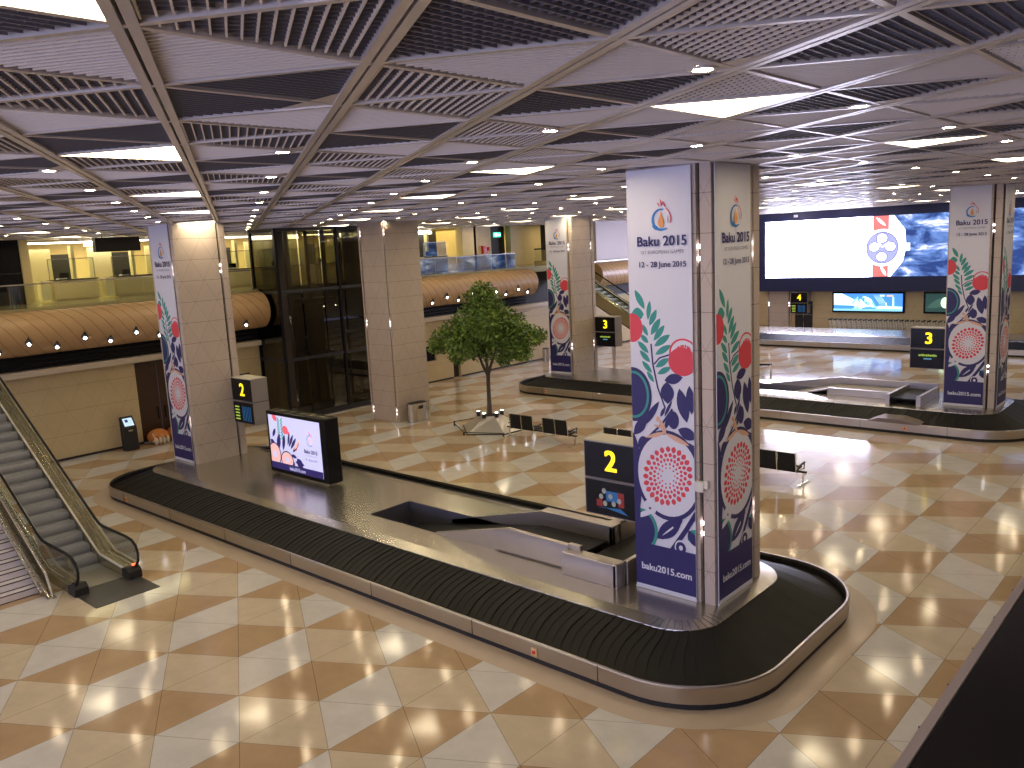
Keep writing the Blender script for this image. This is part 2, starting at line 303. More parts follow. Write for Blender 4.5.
ART = [["L","T",0.17,6.79,0.39,6.41,0.14],["L","T",0.51,6.58,0.46,6.2,0.107],["L","T",0.66,6.41,0.49,6.09,0.129],["L","T",0.74,6.24,0.52,5.91,0.14],["L","T",0.83,6.11,0.58,5.8,0.129],["L","T",0.95,5.93,0.59,5.69,0.14],["L","T",0.97,5.73,0.61,5.53,0.129],["L","T",0.92,5.47,0.61,5.28,0.129],["L","T",0.96,5.3,0.65,5.15,0.118],["L","T",0.32,6.12,0.45,5.89,0.097],["L","T",0.28,5.91,0.46,5.75,0.107],["L","T",0.21,5.78,0.46,5.55,0.118],["L","T",0.25,5.6,0.49,5.37,0.118],["L","T",0.3,5.39,0.53,5.16,0.107],["L","T",0.41,5.19,0.57,4.98,0.097],["L","T",0.08,6.31,0.37,6.31,0.258],["E","R",0.09,6.04,0.246,0.286],["S","N",[[0.52,5.73],[0.55,5.34],[0.65,4.88],[0.81,4.48]],0.036],["S","N",[[0.58,5.34],[0.71,5.47],[0.96,5.55]],0.03],["E","R",1.23,5.59,0.307,0.276],["E","W",1.23,5.59,0.266,0.24],["E","R",1.08,5.63,0.02,0.031],["E","R",1.14,5.62,0.015,0.026],["E","R",1.11,5.67,0.02,0.031],["E","R",1.15,5.64,0.015,0.026],["E","R",1.14,5.69,0.02,0.031],["E","R",1.17,5.66,0.015,0.026],["E","R",1.19,5.71,0.02,0.031],["E","R",1.2,5.67,0.015,0.026],["E","R",1.23,5.72,0.02,0.031],["E","R",1.23,5.68,0.015,0.026],["E","R",1.28,5.72,0.02,0.031],["E","R",1.26,5.67,0.015,0.026],["E","R",1.33,5.7,0.02,0.031],["E","R",1.29,5.66,0.015,0.026],["E","R",1.36,5.68,0.02,0.031],["E","R",1.31,5.65,0.015,0.026],["E","R",1.38,5.65,0.02,0.031],["E","R",1.33,5.63,0.015,0.026],["E","R",1.21,5.42,0.307,0.276],["E","N",0.08,4.7,0.43,0.552],["E","T",0.08,4.7,0.368,0.481],["E","N",0.08,4.7,0.317,0.43],["L","N",0.86,5.01,0.87,4.57,0.301],["L","N",0.81,5.03,1.21,5.12,0.204],["L","N",0.68,4.61,0.31,4.08,0.14],["L","N",0.38,4.26,0.07,3.87,0.215],["L","N",1.13,4.9,1.29,4.24,0.258],["L","N",1.35,4.97,1.4,4.41,0.193],["L","N",0.97,4.65,0.79,4.31,0.064],["L","N",0.81,4.5,0.7,4.3,0.075],["L","N",0.63,4.5,0.22,4.05,0.149],["E","N",0.99,4.26,0.124,0.178],["L","N",1.09,4.09,1.5,3.95,0.242],["L","N",0.9,4.32,0.8,4.06,0.093],["S","N",[[0.97,4.47],[0.74,4.17],[0.37,3.82],[0.16,3.51]],0.044],["L","N",0.15,3.64,0.48,3.76,0.336],["L","N",0.53,3.83,0.77,3.8,0.242],["L","N",1.15,3.85,1.44,3.48,0.373],["E","N",-0.03,2.99,0.266,0.977],["S","N",[[1.3,3.66],[1.5,3.85]],0.044],["E","N",0.84,3.12,0.764,0.924],["E","W",0.84,3.12,0.693,0.835],["L","R",1.28,3.18,1.4,3.2,0.106],["L","R",1.26,3.06,1.38,3.04,0.106],["L","R",1.21,2.94,1.32,2.89,0.106],["L","R",1.14,2.83,1.23,2.75,0.106],["L","R",1.05,2.74,1.12,2.63,0.106],["L","R",0.95,2.67,0.98,2.54,0.106],["L","R",0.83,2.64,0.83,2.5,0.106],["L","R",0.72,2.63,0.68,2.49,0.106],["L","R",0.61,2.66,0.54,2.53,0.106],["L","R",0.52,2.73,0.42,2.61,0.106],["L","R",0.45,2.82,0.33,2.73,0.106],["L","R",0.41,2.93,0.27,2.87,0.106],["L","R",0.4,3.05,0.26,3.03,0.106],["L","R",0.42,3.18,0.28,3.2,0.106],["L","R",0.46,3.3,0.35,3.36,0.106],["L","R",0.54,3.41,0.45,3.5,0.106],["L","R",0.63,3.5,0.57,3.61,0.106],["L","R",0.74,3.56,0.71,3.69,0.106],["L","R",0.86,3.6,0.86,3.73,0.106],["L","R",0.97,3.59,1.0,3.73,0.106],["L","R",1.07,3.56,1.14,3.68,0.106],["L","R",1.16,3.5,1.25,3.6,0.106],["L","R",1.22,3.41,1.33,3.49,0.106],["L","R",1.26,3.3,1.39,3.35,0.106],["L","R",1.19,3.12,1.27,3.12,0.08],["L","R",1.16,3.02,1.24,3.0,0.08],["L","R",1.11,2.93,1.18,2.88,0.08],["L","R",1.05,2.85,1.1,2.78,0.08],["L","R",0.97,2.79,1.0,2.7,0.08],["L","R",0.88,2.75,0.89,2.65,0.08],["L","R",0.79,2.73,0.77,2.63,0.08],["L","R",0.7,2.74,0.66,2.65,0.08],["L","R",0.62,2.78,0.56,2.69,0.08],["L","R",0.56,2.84,0.48,2.77,0.08],["L","R",0.51,2.92,0.42,2.87,0.08],["L","R",0.49,3.01,0.39,2.99,0.08],["L","R",0.49,3.12,0.4,3.11,0.08],["L","R",0.52,3.22,0.43,3.24,0.08],["L","R",0.57,3.31,0.5,3.36,0.08],["L","R",0.64,3.39,0.58,3.46,0.08],["L","R",0.72,3.45,0.68,3.54,0.08],["L","R",0.81,3.49,0.8,3.58,0.08],["L","R",0.9,3.5,0.91,3.6,0.08],["L","R",0.98,3.49,1.02,3.58,0.08],["L","R",1.06,3.45,1.12,3.53,0.08],["L","R",1.12,3.39,1.2,3.46,0.08],["L","R",1.17,3.31,1.25,3.36,0.08],["L","R",1.19,3.22,1.28,3.24,0.08],["L","R",1.11,3.16,1.19,3.17,0.062],["L","R",1.1,3.08,1.18,3.07,0.062],["L","R",1.07,3.01,1.14,2.98,0.062],["L","R",1.03,2.94,1.08,2.89,0.062],["L","R",0.97,2.88,1.01,2.82,0.062],["L","R",0.91,2.84,0.93,2.77,0.062],["L","R",0.84,2.82,0.84,2.74,0.062],["L","R",0.77,2.82,0.74,2.74,0.062],["L","R",0.7,2.84,0.66,2.76,0.062],["L","R",0.64,2.88,0.59,2.81,0.062],["L","R",0.6,2.93,0.53,2.88,0.062],["L","R",0.58,3.0,0.5,2.97,0.062],["L","R",0.57,3.08,0.49,3.06,0.062],["L","R",0.58,3.16,0.5,3.17,0.062],["L","R",0.61,3.23,0.54,3.26,0.062],["L","R",0.66,3.3,0.6,3.35,0.062],["L","R",0.71,3.36,0.68,3.42,0.062],["L","R",0.78,3.39,0.76,3.47,0.062],["L","R",0.85,3.41,0.85,3.49,0.062],["L","R",0.92,3.41,0.94,3.49,0.062],["L","R",0.99,3.39,1.02,3.47,0.062],["L","R",1.04,3.35,1.09,3.42,0.062],["L","R",1.08,3.3,1.15,3.35,0.062],["L","R",1.11,3.23,1.18,3.26,0.062],["L","R",1.03,3.11,1.09,3.1,0.044],["L","R",1.0,3.02,1.05,3.0,0.044],["L","R",0.95,2.96,0.98,2.91,0.044],["L","R",0.88,2.92,0.89,2.85,0.044],["L","R",0.8,2.9,0.79,2.84,0.044],["L","R",0.73,2.92,0.69,2.86,0.044],["L","R",0.68,2.97,0.62,2.93,0.044],["L","R",0.65,3.05,0.59,3.03,0.044],["L","R",0.65,3.13,0.59,3.13,0.044],["L","R",0.68,3.21,0.63,3.24,0.044],["L","R",0.74,3.28,0.71,3.33,0.044],["L","R",0.81,3.32,0.8,3.38,0.044],["L","R",0.89,3.33,0.9,3.4,0.044],["L","R",0.96,3.31,0.99,3.37,0.044],["L","R",1.01,3.26,1.06,3.3,0.044],["L","R",1.03,3.19,1.09,3.21,0.044],["L","R",0.98,3.14,1.02,3.14,0.035],["L","R",0.95,3.05,0.99,3.03,0.035],["L","R",0.88,2.99,0.9,2.94,0.035],["L","R",0.8,2.97,0.78,2.93,0.035],["L","R",0.73,3.02,0.7,2.98,0.035],["L","R",0.71,3.1,0.66,3.09,0.035],["L","R",0.74,3.19,0.7,3.21,0.035],["L","R",0.81,3.25,0.79,3.29,0.035],["L","R",0.89,3.26,0.9,3.31,0.035],["L","R",0.95,3.22,0.99,3.25,0.035],["L","K",0.34,3.84,0.83,4.0,0.084],["L","K",0.8,3.98,1.34,3.79,0.103],["L","K",0.68,4.25,0.82,3.94,0.112],["E","K",0.64,4.25,0.044,0.053],["L","K",0.54,4.12,0.72,4.09,0.047],["E","W",0.41,2.4,0.151,0.16],["E","N",0.41,2.38,0.027,0.027],["E","T",0.21,1.9,0.373,0.444],["E","N",0.2,1.9,0.311,0.382],["L","W",0.04,2.13,0.53,2.36,0.112],["L","N",0.56,1.77,1.13,2.26,0.317],["L","W",0.68,1.85,1.06,2.18,0.037],["L","N",0.94,2.07,1.16,2.34,0.149],["S","N",[[0.91,1.6],[1.23,2.07],[1.48,2.48]],0.097],["E","W",1.11,1.68,0.142,0.16],["E","N",1.11,1.68,0.115,0.124],["E","W",1.11,1.68,0.044,0.053],["L","T",1.27,1.87,1.47,2.12,0.186],["L","N",1.29,2.08,1.46,1.77,0.186],["L","N",0.07,1.73,0.14,2.65,0.149]]

# ================================================================== SETTING
HC = 9.052; XW = -36.1; YB = 63.0
A3 = radians(30); CA, SA = cos(A3), sin(A3)
# ---- floor: triangular lattice of polished marble in three tones
FE = 1.56; FO = (-17.376, 7.663)
def fpt(i, j): return (FO[0] + FE * (i * CA + j * CA), FO[1] + FE * (i * SA - j * SA))
def build_floor():
    vs, fs, mi, uvs = [], [], [], []
    X0, X1, Y0, Y1 = -37.5, 14.0, -16.0, 64.0
    for i in range(-60, 80):
        for j in range(-80, 60):
            for t, P in ((0, (fpt(i, j), fpt(i, j + 1), fpt(i + 1, j))), (1, (fpt(i + 1, j), fpt(i, j + 1), fpt(i + 1, j + 1)))):
                cx = sum(p[0] for p in P) / 3; cyy = sum(p[1] for p in P) / 3
                if not (X0 < cx < X1 and Y0 < cyy < Y1): continue
                k = (i - j) % 3
                c = ({1: 2, 0: 0, 2: 1} if t == 0 else {0: 2, 1: 0, 2: 1})[k]
                n = len(vs); vs += [(p[0], p[1], 0) for p in P]; fs.append((n, n + 1, n + 2)); mi.append(c); uvs += [0, 0, 1, 0, 0, 1]
    me = bpy.data.meshes.new('floor'); me.from_pydata(vs, [], fs)
    for m in (WHITE_T, BEIGE_T, BROWN_T): me.materials.append(m)
    me.polygons.foreach_set('material_index', mi)
    ul = me.uv_layers.new(name='UVMap'); ul.data.foreach_set('uv', uvs)
    o = bpy.data.objects.new('floor', me); col.objects.link(o); struct(o); return o
floor = build_floor()

# ---- ceiling: triangular open-grille panels in a lattice of rails, each triangle with its blades turned one of three ways
CE = 1.0579 * 1.56; COO = (-5.0375 * 1.2, 2.49763 * 1.2)
def cpt(i, j): return (COO[0] + CE * (i * CA + j * CA), COO[1] + CE * (i * SA - j * SA))
CX0, CX1, CY0, CY1 = -46.5, 15.8, -15.3, 62.6
def inside_c(x, y): return CX0 < x < CX1 and CY0 < y < CY1
def is_light(i, j, t): return t == 0 and (i % 4) == 3 and (j % 4) == 2
def seg_clip(P, nrm, d):
    """intersection of line {x: x.n = d} with triangle P"""
    out = []
    for k in range(3):
        a, b = P[k], P[(k + 1) % 3]; da = a[0] * nrm[0] + a[1] * nrm[1] - d; db = b[0] * nrm[0] + b[1] * nrm[1] - d
        if (da < 0) != (db < 0):
            t = da / (da - db); out.append((a[0] + (b[0] - a[0]) * t, a[1] + (b[1] - a[1]) * t))
    return out if len(out) == 2 else None
def build_ceiling():
    slab = MB().box(CX0 - 5, CX1, CY0, CY1 + .4, HC + .45, HC + .75).build('ceiling', PLENUM); struct(slab)
    G = MB(); PL = MB(); downs, lights = [], []
    dirs = {'b': -30, 'a': 30, 'c': 90}
    for i in range(-60, 60):
        for j in range(-70, 50):
            if i % 2 == 1 and j % 2 == 1:
                x, y = cpt(i - .22, j + .11)
                if inside_c(x, y) and x < 6 and not (x < -37): downs.append((x, y, i, j))
            for t, IJ in ((0, ((i, j), (i + 1, j - 1), (i + 1, j))), (1, ((i, j), (i, j - 1), (i + 1, j - 1)))):
                P = [cpt(*q) for q in IJ]; cx = sum(p[0] for p in P) / 3; cyy = sum(p[1] for p in P) / 3
                if not inside_c(cx, cyy): continue
                # shrink
                P = [(cx + (p[0] - cx) * .9, cyy + (p[1] - cyy) * .9) for p in P]
                if is_light(i, j, t): lights.append((i, j, P, cx, cyy)); continue
                m = (j - i) % 3
                kind = ({0: 'c', 2: 'b', 1: 'a'} if t == 1 else {2: 'a', 1: 'b', 0: 'c'})[m]
                far = math.hypot(cx, cyy) > 24
                an = radians(dirs[kind]); nx, ny = -sin(an), cos(an)
                sp = {'a': .072, 'b': .085, 'c': .085}[kind] * (2 if far else 1); h = {'a': .06, 'b': .06, 'c': .045}[kind]; th = .013 * (1.8 if far else 1) * (1.25 if kind == 'a' else 1)
                ds = [p[0] * nx + p[1] * ny for p in P]; d = math.ceil(min(ds) / sp) * sp
                while d < max(ds):
                    a = seg_clip(P, (nx, ny), d)
                    if a:
                        (x0, y0), (x1, y1) = a; ox, oy = nx * th / 2, ny * th / 2
                        v = [(x0 - ox, y0 - oy, HC), (x1 - ox, y1 - oy, HC), (x1 + ox, y1 + oy, HC), (x0 + ox, y0 + oy, HC)]
                        v += [(q[0], q[1], HC + h) for q in v]
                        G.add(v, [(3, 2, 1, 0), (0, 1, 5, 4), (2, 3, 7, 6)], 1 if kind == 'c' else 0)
                    d += sp
                # fine cross bars a little above the blades' lower edge
                if far: continue
                nx2, ny2 = cos(an), sin(an); ds = [p[0] * nx2 + p[1] * ny2 for p in P]; s2 = .085; d = math.ceil(min(ds) / s2) * s2; z = HC + .012
                while d < max(ds):
                    a = seg_clip(P, (nx2, ny2), d)
                    if a:
                        (x0, y0), (x1, y1) = a; ox, oy = nx2 * .0035, ny2 * .0035
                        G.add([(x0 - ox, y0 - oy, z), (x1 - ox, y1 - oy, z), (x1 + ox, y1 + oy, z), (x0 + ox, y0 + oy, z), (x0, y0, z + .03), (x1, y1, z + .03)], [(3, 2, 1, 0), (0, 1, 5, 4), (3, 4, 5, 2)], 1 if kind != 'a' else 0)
                    d += s2
    G.build('grille', [SLAT, SLAT_SHADE], slab)
    # corner plates that carry the round downlights
    for x, y, i, j in downs:
        a, b, c = cpt(i, j), cpt(i - .42, j), cpt(i - .0, j + .42)
        PL.add([(p[0], p[1], HC - .004) for p in (a, b, c)], [(0, 1, 2)])
    PL.build('corner_plate', FRAME, slab)['kind'] = 'stuff'
    # rails
    R = MB()
    def rail(p, q, double, dz=0.0):
        p, q = Vector(p), Vector(q); d = (q - p).normalized(); n = Vector((-d.y, d.x))
        for off in ((-.044, .044) if double else (0,)):
            a, b = p + n * off, q + n * off; w_ = .064 if double else .056
            R.bar((a.x, a.y, HC + .02 + dz), (b.x, b.y, HC + .02 + dz), w_, .075)
    def cliprail(p, d, double, dz=0.0):
        t0, t1 = -200, 200
        for ax, lo, hi in ((0, CX0, CX1), (1, CY0, CY1)):
            if abs(d[ax]) < 1e-9:
                if not lo < p[ax] < hi: return
                continue
            a, b = (lo - p[ax]) / d[ax], (hi - p[ax]) / d[ax]; t0 = max(t0, min(a, b)); t1 = min(t1, max(a, b))
        if t1 - t0 > .3: rail((p[0] + d[0] * t0, p[1] + d[1] * t0), (p[0] + d[0] * t1, p[1] + d[1] * t1), double, dz)
    for k in range(-80, 80):
        cliprail(cpt(k, 0), (CA, -SA), True); cliprail(cpt(0, k), (CA, SA), False, .004); cliprail(cpt(k, 0), (0, 1), False, .008)
    R.build('rail', FRAME, slab)
    return lights, downs
LIGHTS, DOWNS = build_ceiling()
def px_of(x, y, z):
    d = Vector((x, y, z - CAM_H)); zz = d.dot(fv)
    if zz < .2: return None
    return 512 + 837.77 * d.dot(r2) / zz, 384 - 837.77 * d.dot(u2) / zz
def in_view(x, y, z, m=30):
    p = px_of(x, y, z); return p and -m < p[0] < 1024 + m and -m < p[1] < 768 + m

# triangular light panels and round downlights
lp = None
n_l = 0
for (i, j, P, cx, cyy) in LIGHTS:
    if lp is None:
        lp = thing('triangular_light_panel', 'triangular luminous ceiling panel set flush in the metal grille', 'ceiling light', (cx, cyy, HC), 0, 'triangular light panels in the ceiling')
        loc = [(p[0] - cx, p[1] - cyy) for p in P]
        MB().add([(x * 1.02, y * 1.02, -.006) for x, y in loc], [(0, 1, 2)] if (loc[1][0]-loc[0][0])*(loc[2][1]-loc[0][1])-(loc[1][1]-loc[0][1])*(loc[2][0]-loc[0][0]) < 0 else [(0, 2, 1)]).build('diffuser', PANELW, lp)
        fr = MB()
        for k in range(3):
            a, b = loc[k], loc[(k + 1) % 3]; fr.bar((a[0] * 1.03, a[1] * 1.03, .01), (b[0] * 1.03, b[1] * 1.03, .01), .03, .05)
        fr.build('rim', FRAME, lp)
    else:
        if cx < -45 or cx > 9: continue
        dup(lp, (cx, cyy, HC))
dl = None
for (x, y, i, j) in DOWNS:
    if not (in_view(x, y, HC, 60) or (x > -30 and y < 8)): continue
    if math.hypot(x, y) > 52 or (j >= -1 and (i, j) != (3, -1)): continue
    if dl is None:
        dl = thing('downlight', 'small round recessed downlight in a solid corner plate of the ceiling', 'ceiling light', (x, y, HC), 0, 'round downlights in the ceiling')
        MB().cyl((0, 0, -.012), .085, .006, 20).build('lens', DOWNL, dl)
        MB().path([(.1 * cos(2 * pi * k / 20), .1 * sin(2 * pi * k / 20), -.01) for k in range(20)], [(-.02, -.008), (.02, -.008), (.02, .008), (-.02, .008)], closed=True).build('trim_ring', FRAME, dl)
    else: dup(dl, (x, y, HC))

# ---- walls
def hole_wall_x(x, y0, y1, z0, z1, th, holes, mi=0):
    """wall slab at x (front face at x, thickness to -x) with rectangular openings (ya, yb, za, zb)"""
    m = MB(); ys = sorted({y0, y1} | {h[0] for h in holes} | {h[1] for h in holes}); zs = sorted({z0, z1} | {h[2] for h in holes} | {h[3] for h in holes})
    for a, b in zip(ys, ys[1:]):
        for c, d in zip(zs, zs[1:]):
            if any(h[0] <= a and b <= h[1] and h[2] <= c and d <= h[3] for h in holes): continue
            m.box(x - th, x, a, b, c, d, mi)
    return m
DOOR_Y = (15.6, 17.6)
holes = [(DOOR_Y[0], DOOR_Y[1], 0, 3.55), (34.55, 35.15, 0, 2.1), (32.4, 33.2, 1.25, 2.15)]
struct(hole_wall_x(XW, -15.4, YB, 0, 3.62, .4, holes).build('wall_left', WALLM))
m = MB().box(XW, XW + .03, -15.4, DOOR_Y[0], 0, .09).box(XW, XW + .03, DOOR_Y[1], 34.5, 0, .09).box(XW, XW + .03, 35.2, YB - .5, 0, .09)
struct(m.build('baseboard_left', BLACKM))
d = thing('door_1', 'tall dark brown wooden double door in the lower left wall', 'door', (XW - .2, sum(DOOR_Y) / 2, 0)); d['kind'] = 'structure'
for s_ in (-1, 1):
    lf = MB().box(0, .06, min(0, s_ * 1.0) + .01, max(0, s_ * 1.0) - .01, .01, 3.53).build('leaf', DOORM, d)
    MB().bar((.12, s_ * .16, .95), (.12, s_ * .16, 1.5), .03).bar((.05, s_ * .16, 1.0), (.12, s_ * .16, 1.0), .02).bar((.05, s_ * .16, 1.45), (.12, s_ * .16, 1.45), .02).build('handle', BLACK, lf)
d = MB().box(XW - .3, XW - .2, 34.56, 35.14, .0, 2.09).build('door_2', BLACKM); struct(d)
d = MB().box(XW - .25, XW - .12, 32.42, 33.18, 1.27, 2.13).build('window_1', BLACK); struct(d)
struct(MB().box(XW - .1, XW + .38, -15.4, 21.6, 3.62, 3.86).box(XW - .1, XW + .38, 28.2, 46.0, 3.62, 3.86).build('trim_1', LEDGE))
# mezzanine slab, dark recess above the ledge, upper walls
sl = MB().box(-52, XW + .5, -15.4, YB, 5.9, 6.28).build('mezzanine_floor', mat('mezz_floor', (.34, .30, .16), .12, nscale=3)); struct(sl, 'mezzanine floor slab')
struct(MB().box(XW - .5, XW - .1, -15.4, YB, 3.7, 5.95).build('trim_2', BLACKM))
m = MB()
for y0, y1 in ((-15.4, 21.6), (29.5, 41.3)):
    for k in range(4): m.box(XW - .1, XW + .12, y0, y1, 3.95 + k * .17, 4.0 + k * .17)
struct(m.build('trim_3', BLACK))
# upper floor walls of the hall on the left
UW = MB()
UW.box(-46.4, -46.0, -15.4, 52, 6.28, HC + .4)
UW.box(-40.6, -40.0, 39.8, 41.1, 6.28, HC + .1).box(-40.9, -40.5, 41.1, 43.1, 6.28, HC + .1).box(-40.5, -40.0, 44.6, 47.9, 6.28, HC + .1).box(-44, -40.0, 40.9, 41.1, 6.28, HC + .1)
UW.box(-41.2, -41.0, 21.2, 22.3, 6.28, HC - .2).box(-40.3, -40.0, 13.05, 13.4, 6.28, HC + .1)
struct(UW.build('wall_upper', WALLU))
m = MB().box(-42.6, -42.4, 36.3, 39.7, 6.9, HC - .15).box(-40.9, -40.6, 43.1, 44.6, 6.28, HC + .1).box(-41, -40.7, 47.9, 49.4, 6.28, HC + .1)
struct(m.build('doorway_shade', BLACKM))  # black boards painted for the darkness inside the openings upstairs
struct(MB().box(-36.4, XW, 49.4, YB, 6.1, HC + .3).build('wall_upper_far', GREYW))
struct(MB().box(16, 16.4, -15.4, YB, 0, HC + .4).build('wall_right_light_block', WALLM))  # unseen wall added to keep world light from entering on this side
m = MB().box(-52, 16.4, -15.8, -15.4, 0, .5).box(-52, 16.4, -15.8, -15.4, 8.6, HC + .8).box(-52, -36.6, -15.8, -15.4, .5, 8.6)
for k in range(14): m.box(-36.6 + k * 4.06 - .12, -36.6 + k * 4.06 + .12, -15.8, -15.4, .5, 8.6)
struct(m.build('wall_front', GREYW))
for k in range(13): struct(MB().box(-36.45 + k * 4.06, -32.7 + k * 4.06, -15.62, -15.6, .5, 8.6).build('window_%d' % (k + 2), GLASS))
# back wall below and behind the video wall
struct(MB().box(-37, 16, YB, YB + .4, 0, HC + .4).build('wall_back', WALLM))
struct(MB().box(-33, -27.2, YB - .04, YB, 0, .1).box(-25.9, 14, YB - .04, YB, 0, .1).build('baseboard_back', BLACKM))
d = MB().box(-27.2, -25.85, YB - .08, YB, 0, 2.05, 0).box(-26.54, -26.50, YB - .1, YB - .08, .02, 2.0, 1).box(-27.2, -25.85, YB - .1, YB - .08, 1.25, 1.28, 1).build('door_4', [BLACKM, CHROME]); struct(d)
# camera side parapet, with its own floor slab and rail
px = thing('balcony_parapet', 'black glossy balcony parapet with pale pink edge at lower right corner', 'parapet', (0, 0, 6.1))
MB().box(-.174, .9, -6, 26, 1.29, 1.30).build('coping', mat('parapet_black', (.012, .012, .010), .22, noise=0), px)
MB().box(-.184, -.176, -6, 26, 1.286, 1.300).build('edge_strip', mat('pale_pink_edge', (.80, .68, .75), .3, noise=0), px)
m = MB().box(.0, .06, -6, 26, 0, 1.29)
m.build('panel', BLACKM, px)
for k in range(14):
    y = .18 + k * .085
    MB().bar((-.190, y, 1.286), (-.176, y + .010, 1.288), .003, .003).build('clip', BLACK, px)
struct(MB().box(0, 9, -6, 26, 5.9, 6.1).build('balcony_slab', GREYW))

# ---- tan roll of the mezzanine edge: long horizontal cylinders with diagonal seams and little lamps
def edge_roll(name, label, y0, y1):
    t = thing(name, label, 'balustrade roll', (-35.42, y0, 5.33)); L = y1 - y0; r = .84; n = 40
    m = MB(); ny = max(8, int(L / 1.0)); vs = []; fs = []
    for k in range(n + 1):
        a = -pi * .62 + (pi * 1.24) * k / n
        vs += [(r * cos(a), 0, r * sin(a)), (r * cos(a), L, r * sin(a))]
    fs = [(2 * k, 2 * k + 1, 2 * k + 3, 2 * k + 2) for k in range(n)]
    m.add(vs, fs); m.add([(r * cos(-pi * .62 + (pi * 1.24) * k / n), yy, r * sin(-pi * .62 + (pi * 1.24) * k / n)) for yy in (0, L) for k in range(n + 1)], [tuple(range(n + 1)), tuple(range(n + 1, 2 * n + 2))])
    m.build('roll', WOODT, t, smooth=True)
    s_ = MB(); k = -2
    for k in range(-3, int(L / .52) + 3):
        for sg in (1,):
            pts = []
            for q in range(15):
                a = radians(95 - q * 12.5); y = k * .52 + q * .13 * sg
                if 0 < y < L: pts.append(((r + .004) * cos(a), y, (r + .004) * sin(a)))
            if len(pts) > 2: s_.tube(pts, .008, 4)
    s_.build('seam', SEAM, t)['kind'] = 'stuff'
    return t
edge_roll('edge_roll', 'long tan rolled balustrade edge with diagonal seams above the left wall', 9.1, 21.55)
edge_roll('edge_roll', 'tan rolled balustrade edge behind the tree', 29.6, 41.0)
edge_roll('edge_roll', 'tan rolled edge behind the far escalator', 48.0, 62.0)
lamp = None
for y0, k0, k1, lab in ((11.14, -1, 11, 'left'), (30.9, 0, 10, 'tree')):
    for k in range(k0, k1):
        y = y0 + k * 1.02
        if y > 21.2 and y0 < 20: continue
        up = (k % 2 == 0); a = radians(-20 if up else -38); z = 5.33 + .84 * sin(a); x = -35.42 + .84 * cos(a)
        g = 'diamond lamps on the left balustrade roll' if lab == 'left' else 'diamond lamps on the balustrade roll behind the tree'
        L_ = 'small black diamond recess with a white lamp on the ' + ('left tan roll' if lab == 'left' else 'tan roll behind the tree')
        if lamp is None:
            lamp = thing('diamond_lamp', L_, 'lamp', (x, y, z), 0, g)
            MB().add([(.045, 0, .2), (.045, -.13, 0), (.045, 0, -.2), (.045, .13, 0), (-.06, 0, .24), (-.06, -.13, 0), (-.06, 0, -.2), (-.06, .13, 0)], [(0, 1, 2, 3), (0, 4, 5, 1), (1, 5, 6, 2), (2, 6, 7, 3), (3, 7, 4, 0)]).build('recess', BLACKM, lamp)
            MB().cyl((.03, 0, -.05), .055, .05, 14, axis='x').build('bulb', LAMPD, lamp); lamp.rotation_euler = (0, -a, 0)
        else: dup(lamp, (x, y, z), label=L_, group=g).rotation_euler = (0, -a, 0)

# ---- glass balustrades on the mezzanine edge
def glass_rail(label, y0, y1):
    t = thing('glass_balustrade', label, 'glass railing', (-35.75, y0, 6.17)); L = y1 - y0
    n = max(1, round(L / 1.7))
    for k in range(n): MB().box(-.008, .008, L * k / n + .02, L * (k + 1) / n - .02, .05, 1.0).build('glass_panel', GLASS, t)
    MB().bar((0, 0, 1.02), (0, L, 1.02), .05).build('top_rail', STEEL, t)
    MB().bar((0, 0, .04), (0, L, .04), .06).build('base_rail', BLACKM, t)
glass_rail('long glass balustrade above the left tan roll', -6, 21.4)
glass_rail('glass balustrade above the roll behind the tree', 29.8, 40.2)

# ---- passport booths on the upper floor
BOOTHC = mat('booth_panel', (0.60, 0.50, 0.27), .45); BOOTHL = mat('booth_pale', (0.66, 0.60, 0.36), .4)
def booth():
    t = thing('inspection_booth', 'beige counter booth on the upper floor behind the glass balustrade', 'booth', (-40, 13.6, 6.28), 0, 'counter booths on the upper floor')
    MB().box(-.7, 0, .62, 2.55, .1, .92).box(-.65, -.05, .65, 2.5, 0, .1).build('counter', BOOTHC, t)
    MB().box(-.72, .04, .6, 2.57, .92, .96).build('counter_top', BLACKM, t)
    MB().box(-.5, .02, .1, .45, .1, .95).build('side_post', BOOTHL, t)
    MB().box(-.05, -.035, .5, 2.45, .98, 1.85).build('glass_screen', GLASS, t)
    MB().bar((-.04, .5, 1.86), (-.04, 2.45, 1.86), .03).bar((-.04, .5, .96), (-.04, .5, 1.86), .03).bar((-.04, 2.45, .96), (-.04, 2.45, 1.86), .03).build('screen_frame', STEEL, t)
    MB().box(-2.2, -2.1, .3, 1.4, 0, 2.35).build('partition', BOOTHL, t)
    MB().box(-1.6, -1.3, 2.0, 2.15, 0, 2.45).build('post', BOOTHL, t)
    MB().box(-.45, -.38, 1.05, 1.45, 1.0, 1.25).box(-.5, -.3, 1.2, 1.3, .96, 1.02).build('monitor', BLACK, t)
    MB().box(-.4, -.1, .9, 1.25, .965, 1.02).build('paper_stack', mat('paper', (.8, .8, .75), .6), t)
    MB().box(-2.9, -2.8, 1.5, 2.6, .4, 2.1).build('rear_panel', BLACKM, t)
    return t
b0 = booth()
for k in (1, 2, 3, 4, 5, 6, 7, 8): dup(b0, (-40, 13.6 + 2.78 * k, 6.28))
d = thing('shopfront', 'dark glazed shopfront on the upper floor at the far left', 'shopfront', (-40.2, 10.6, 6.28))
MB().box(0, .1, 0, 2.5, 0, 2.75).build('dark_glass', BLACK, d); MB().box(-.1, .15, -.1, 0, 0, 2.75).box(-.1, .15, 2.5, 2.6, 0, 2.75).box(0, .13, 0, 2.5, 1.3, 1.36).build('frame', BLACKM, d)
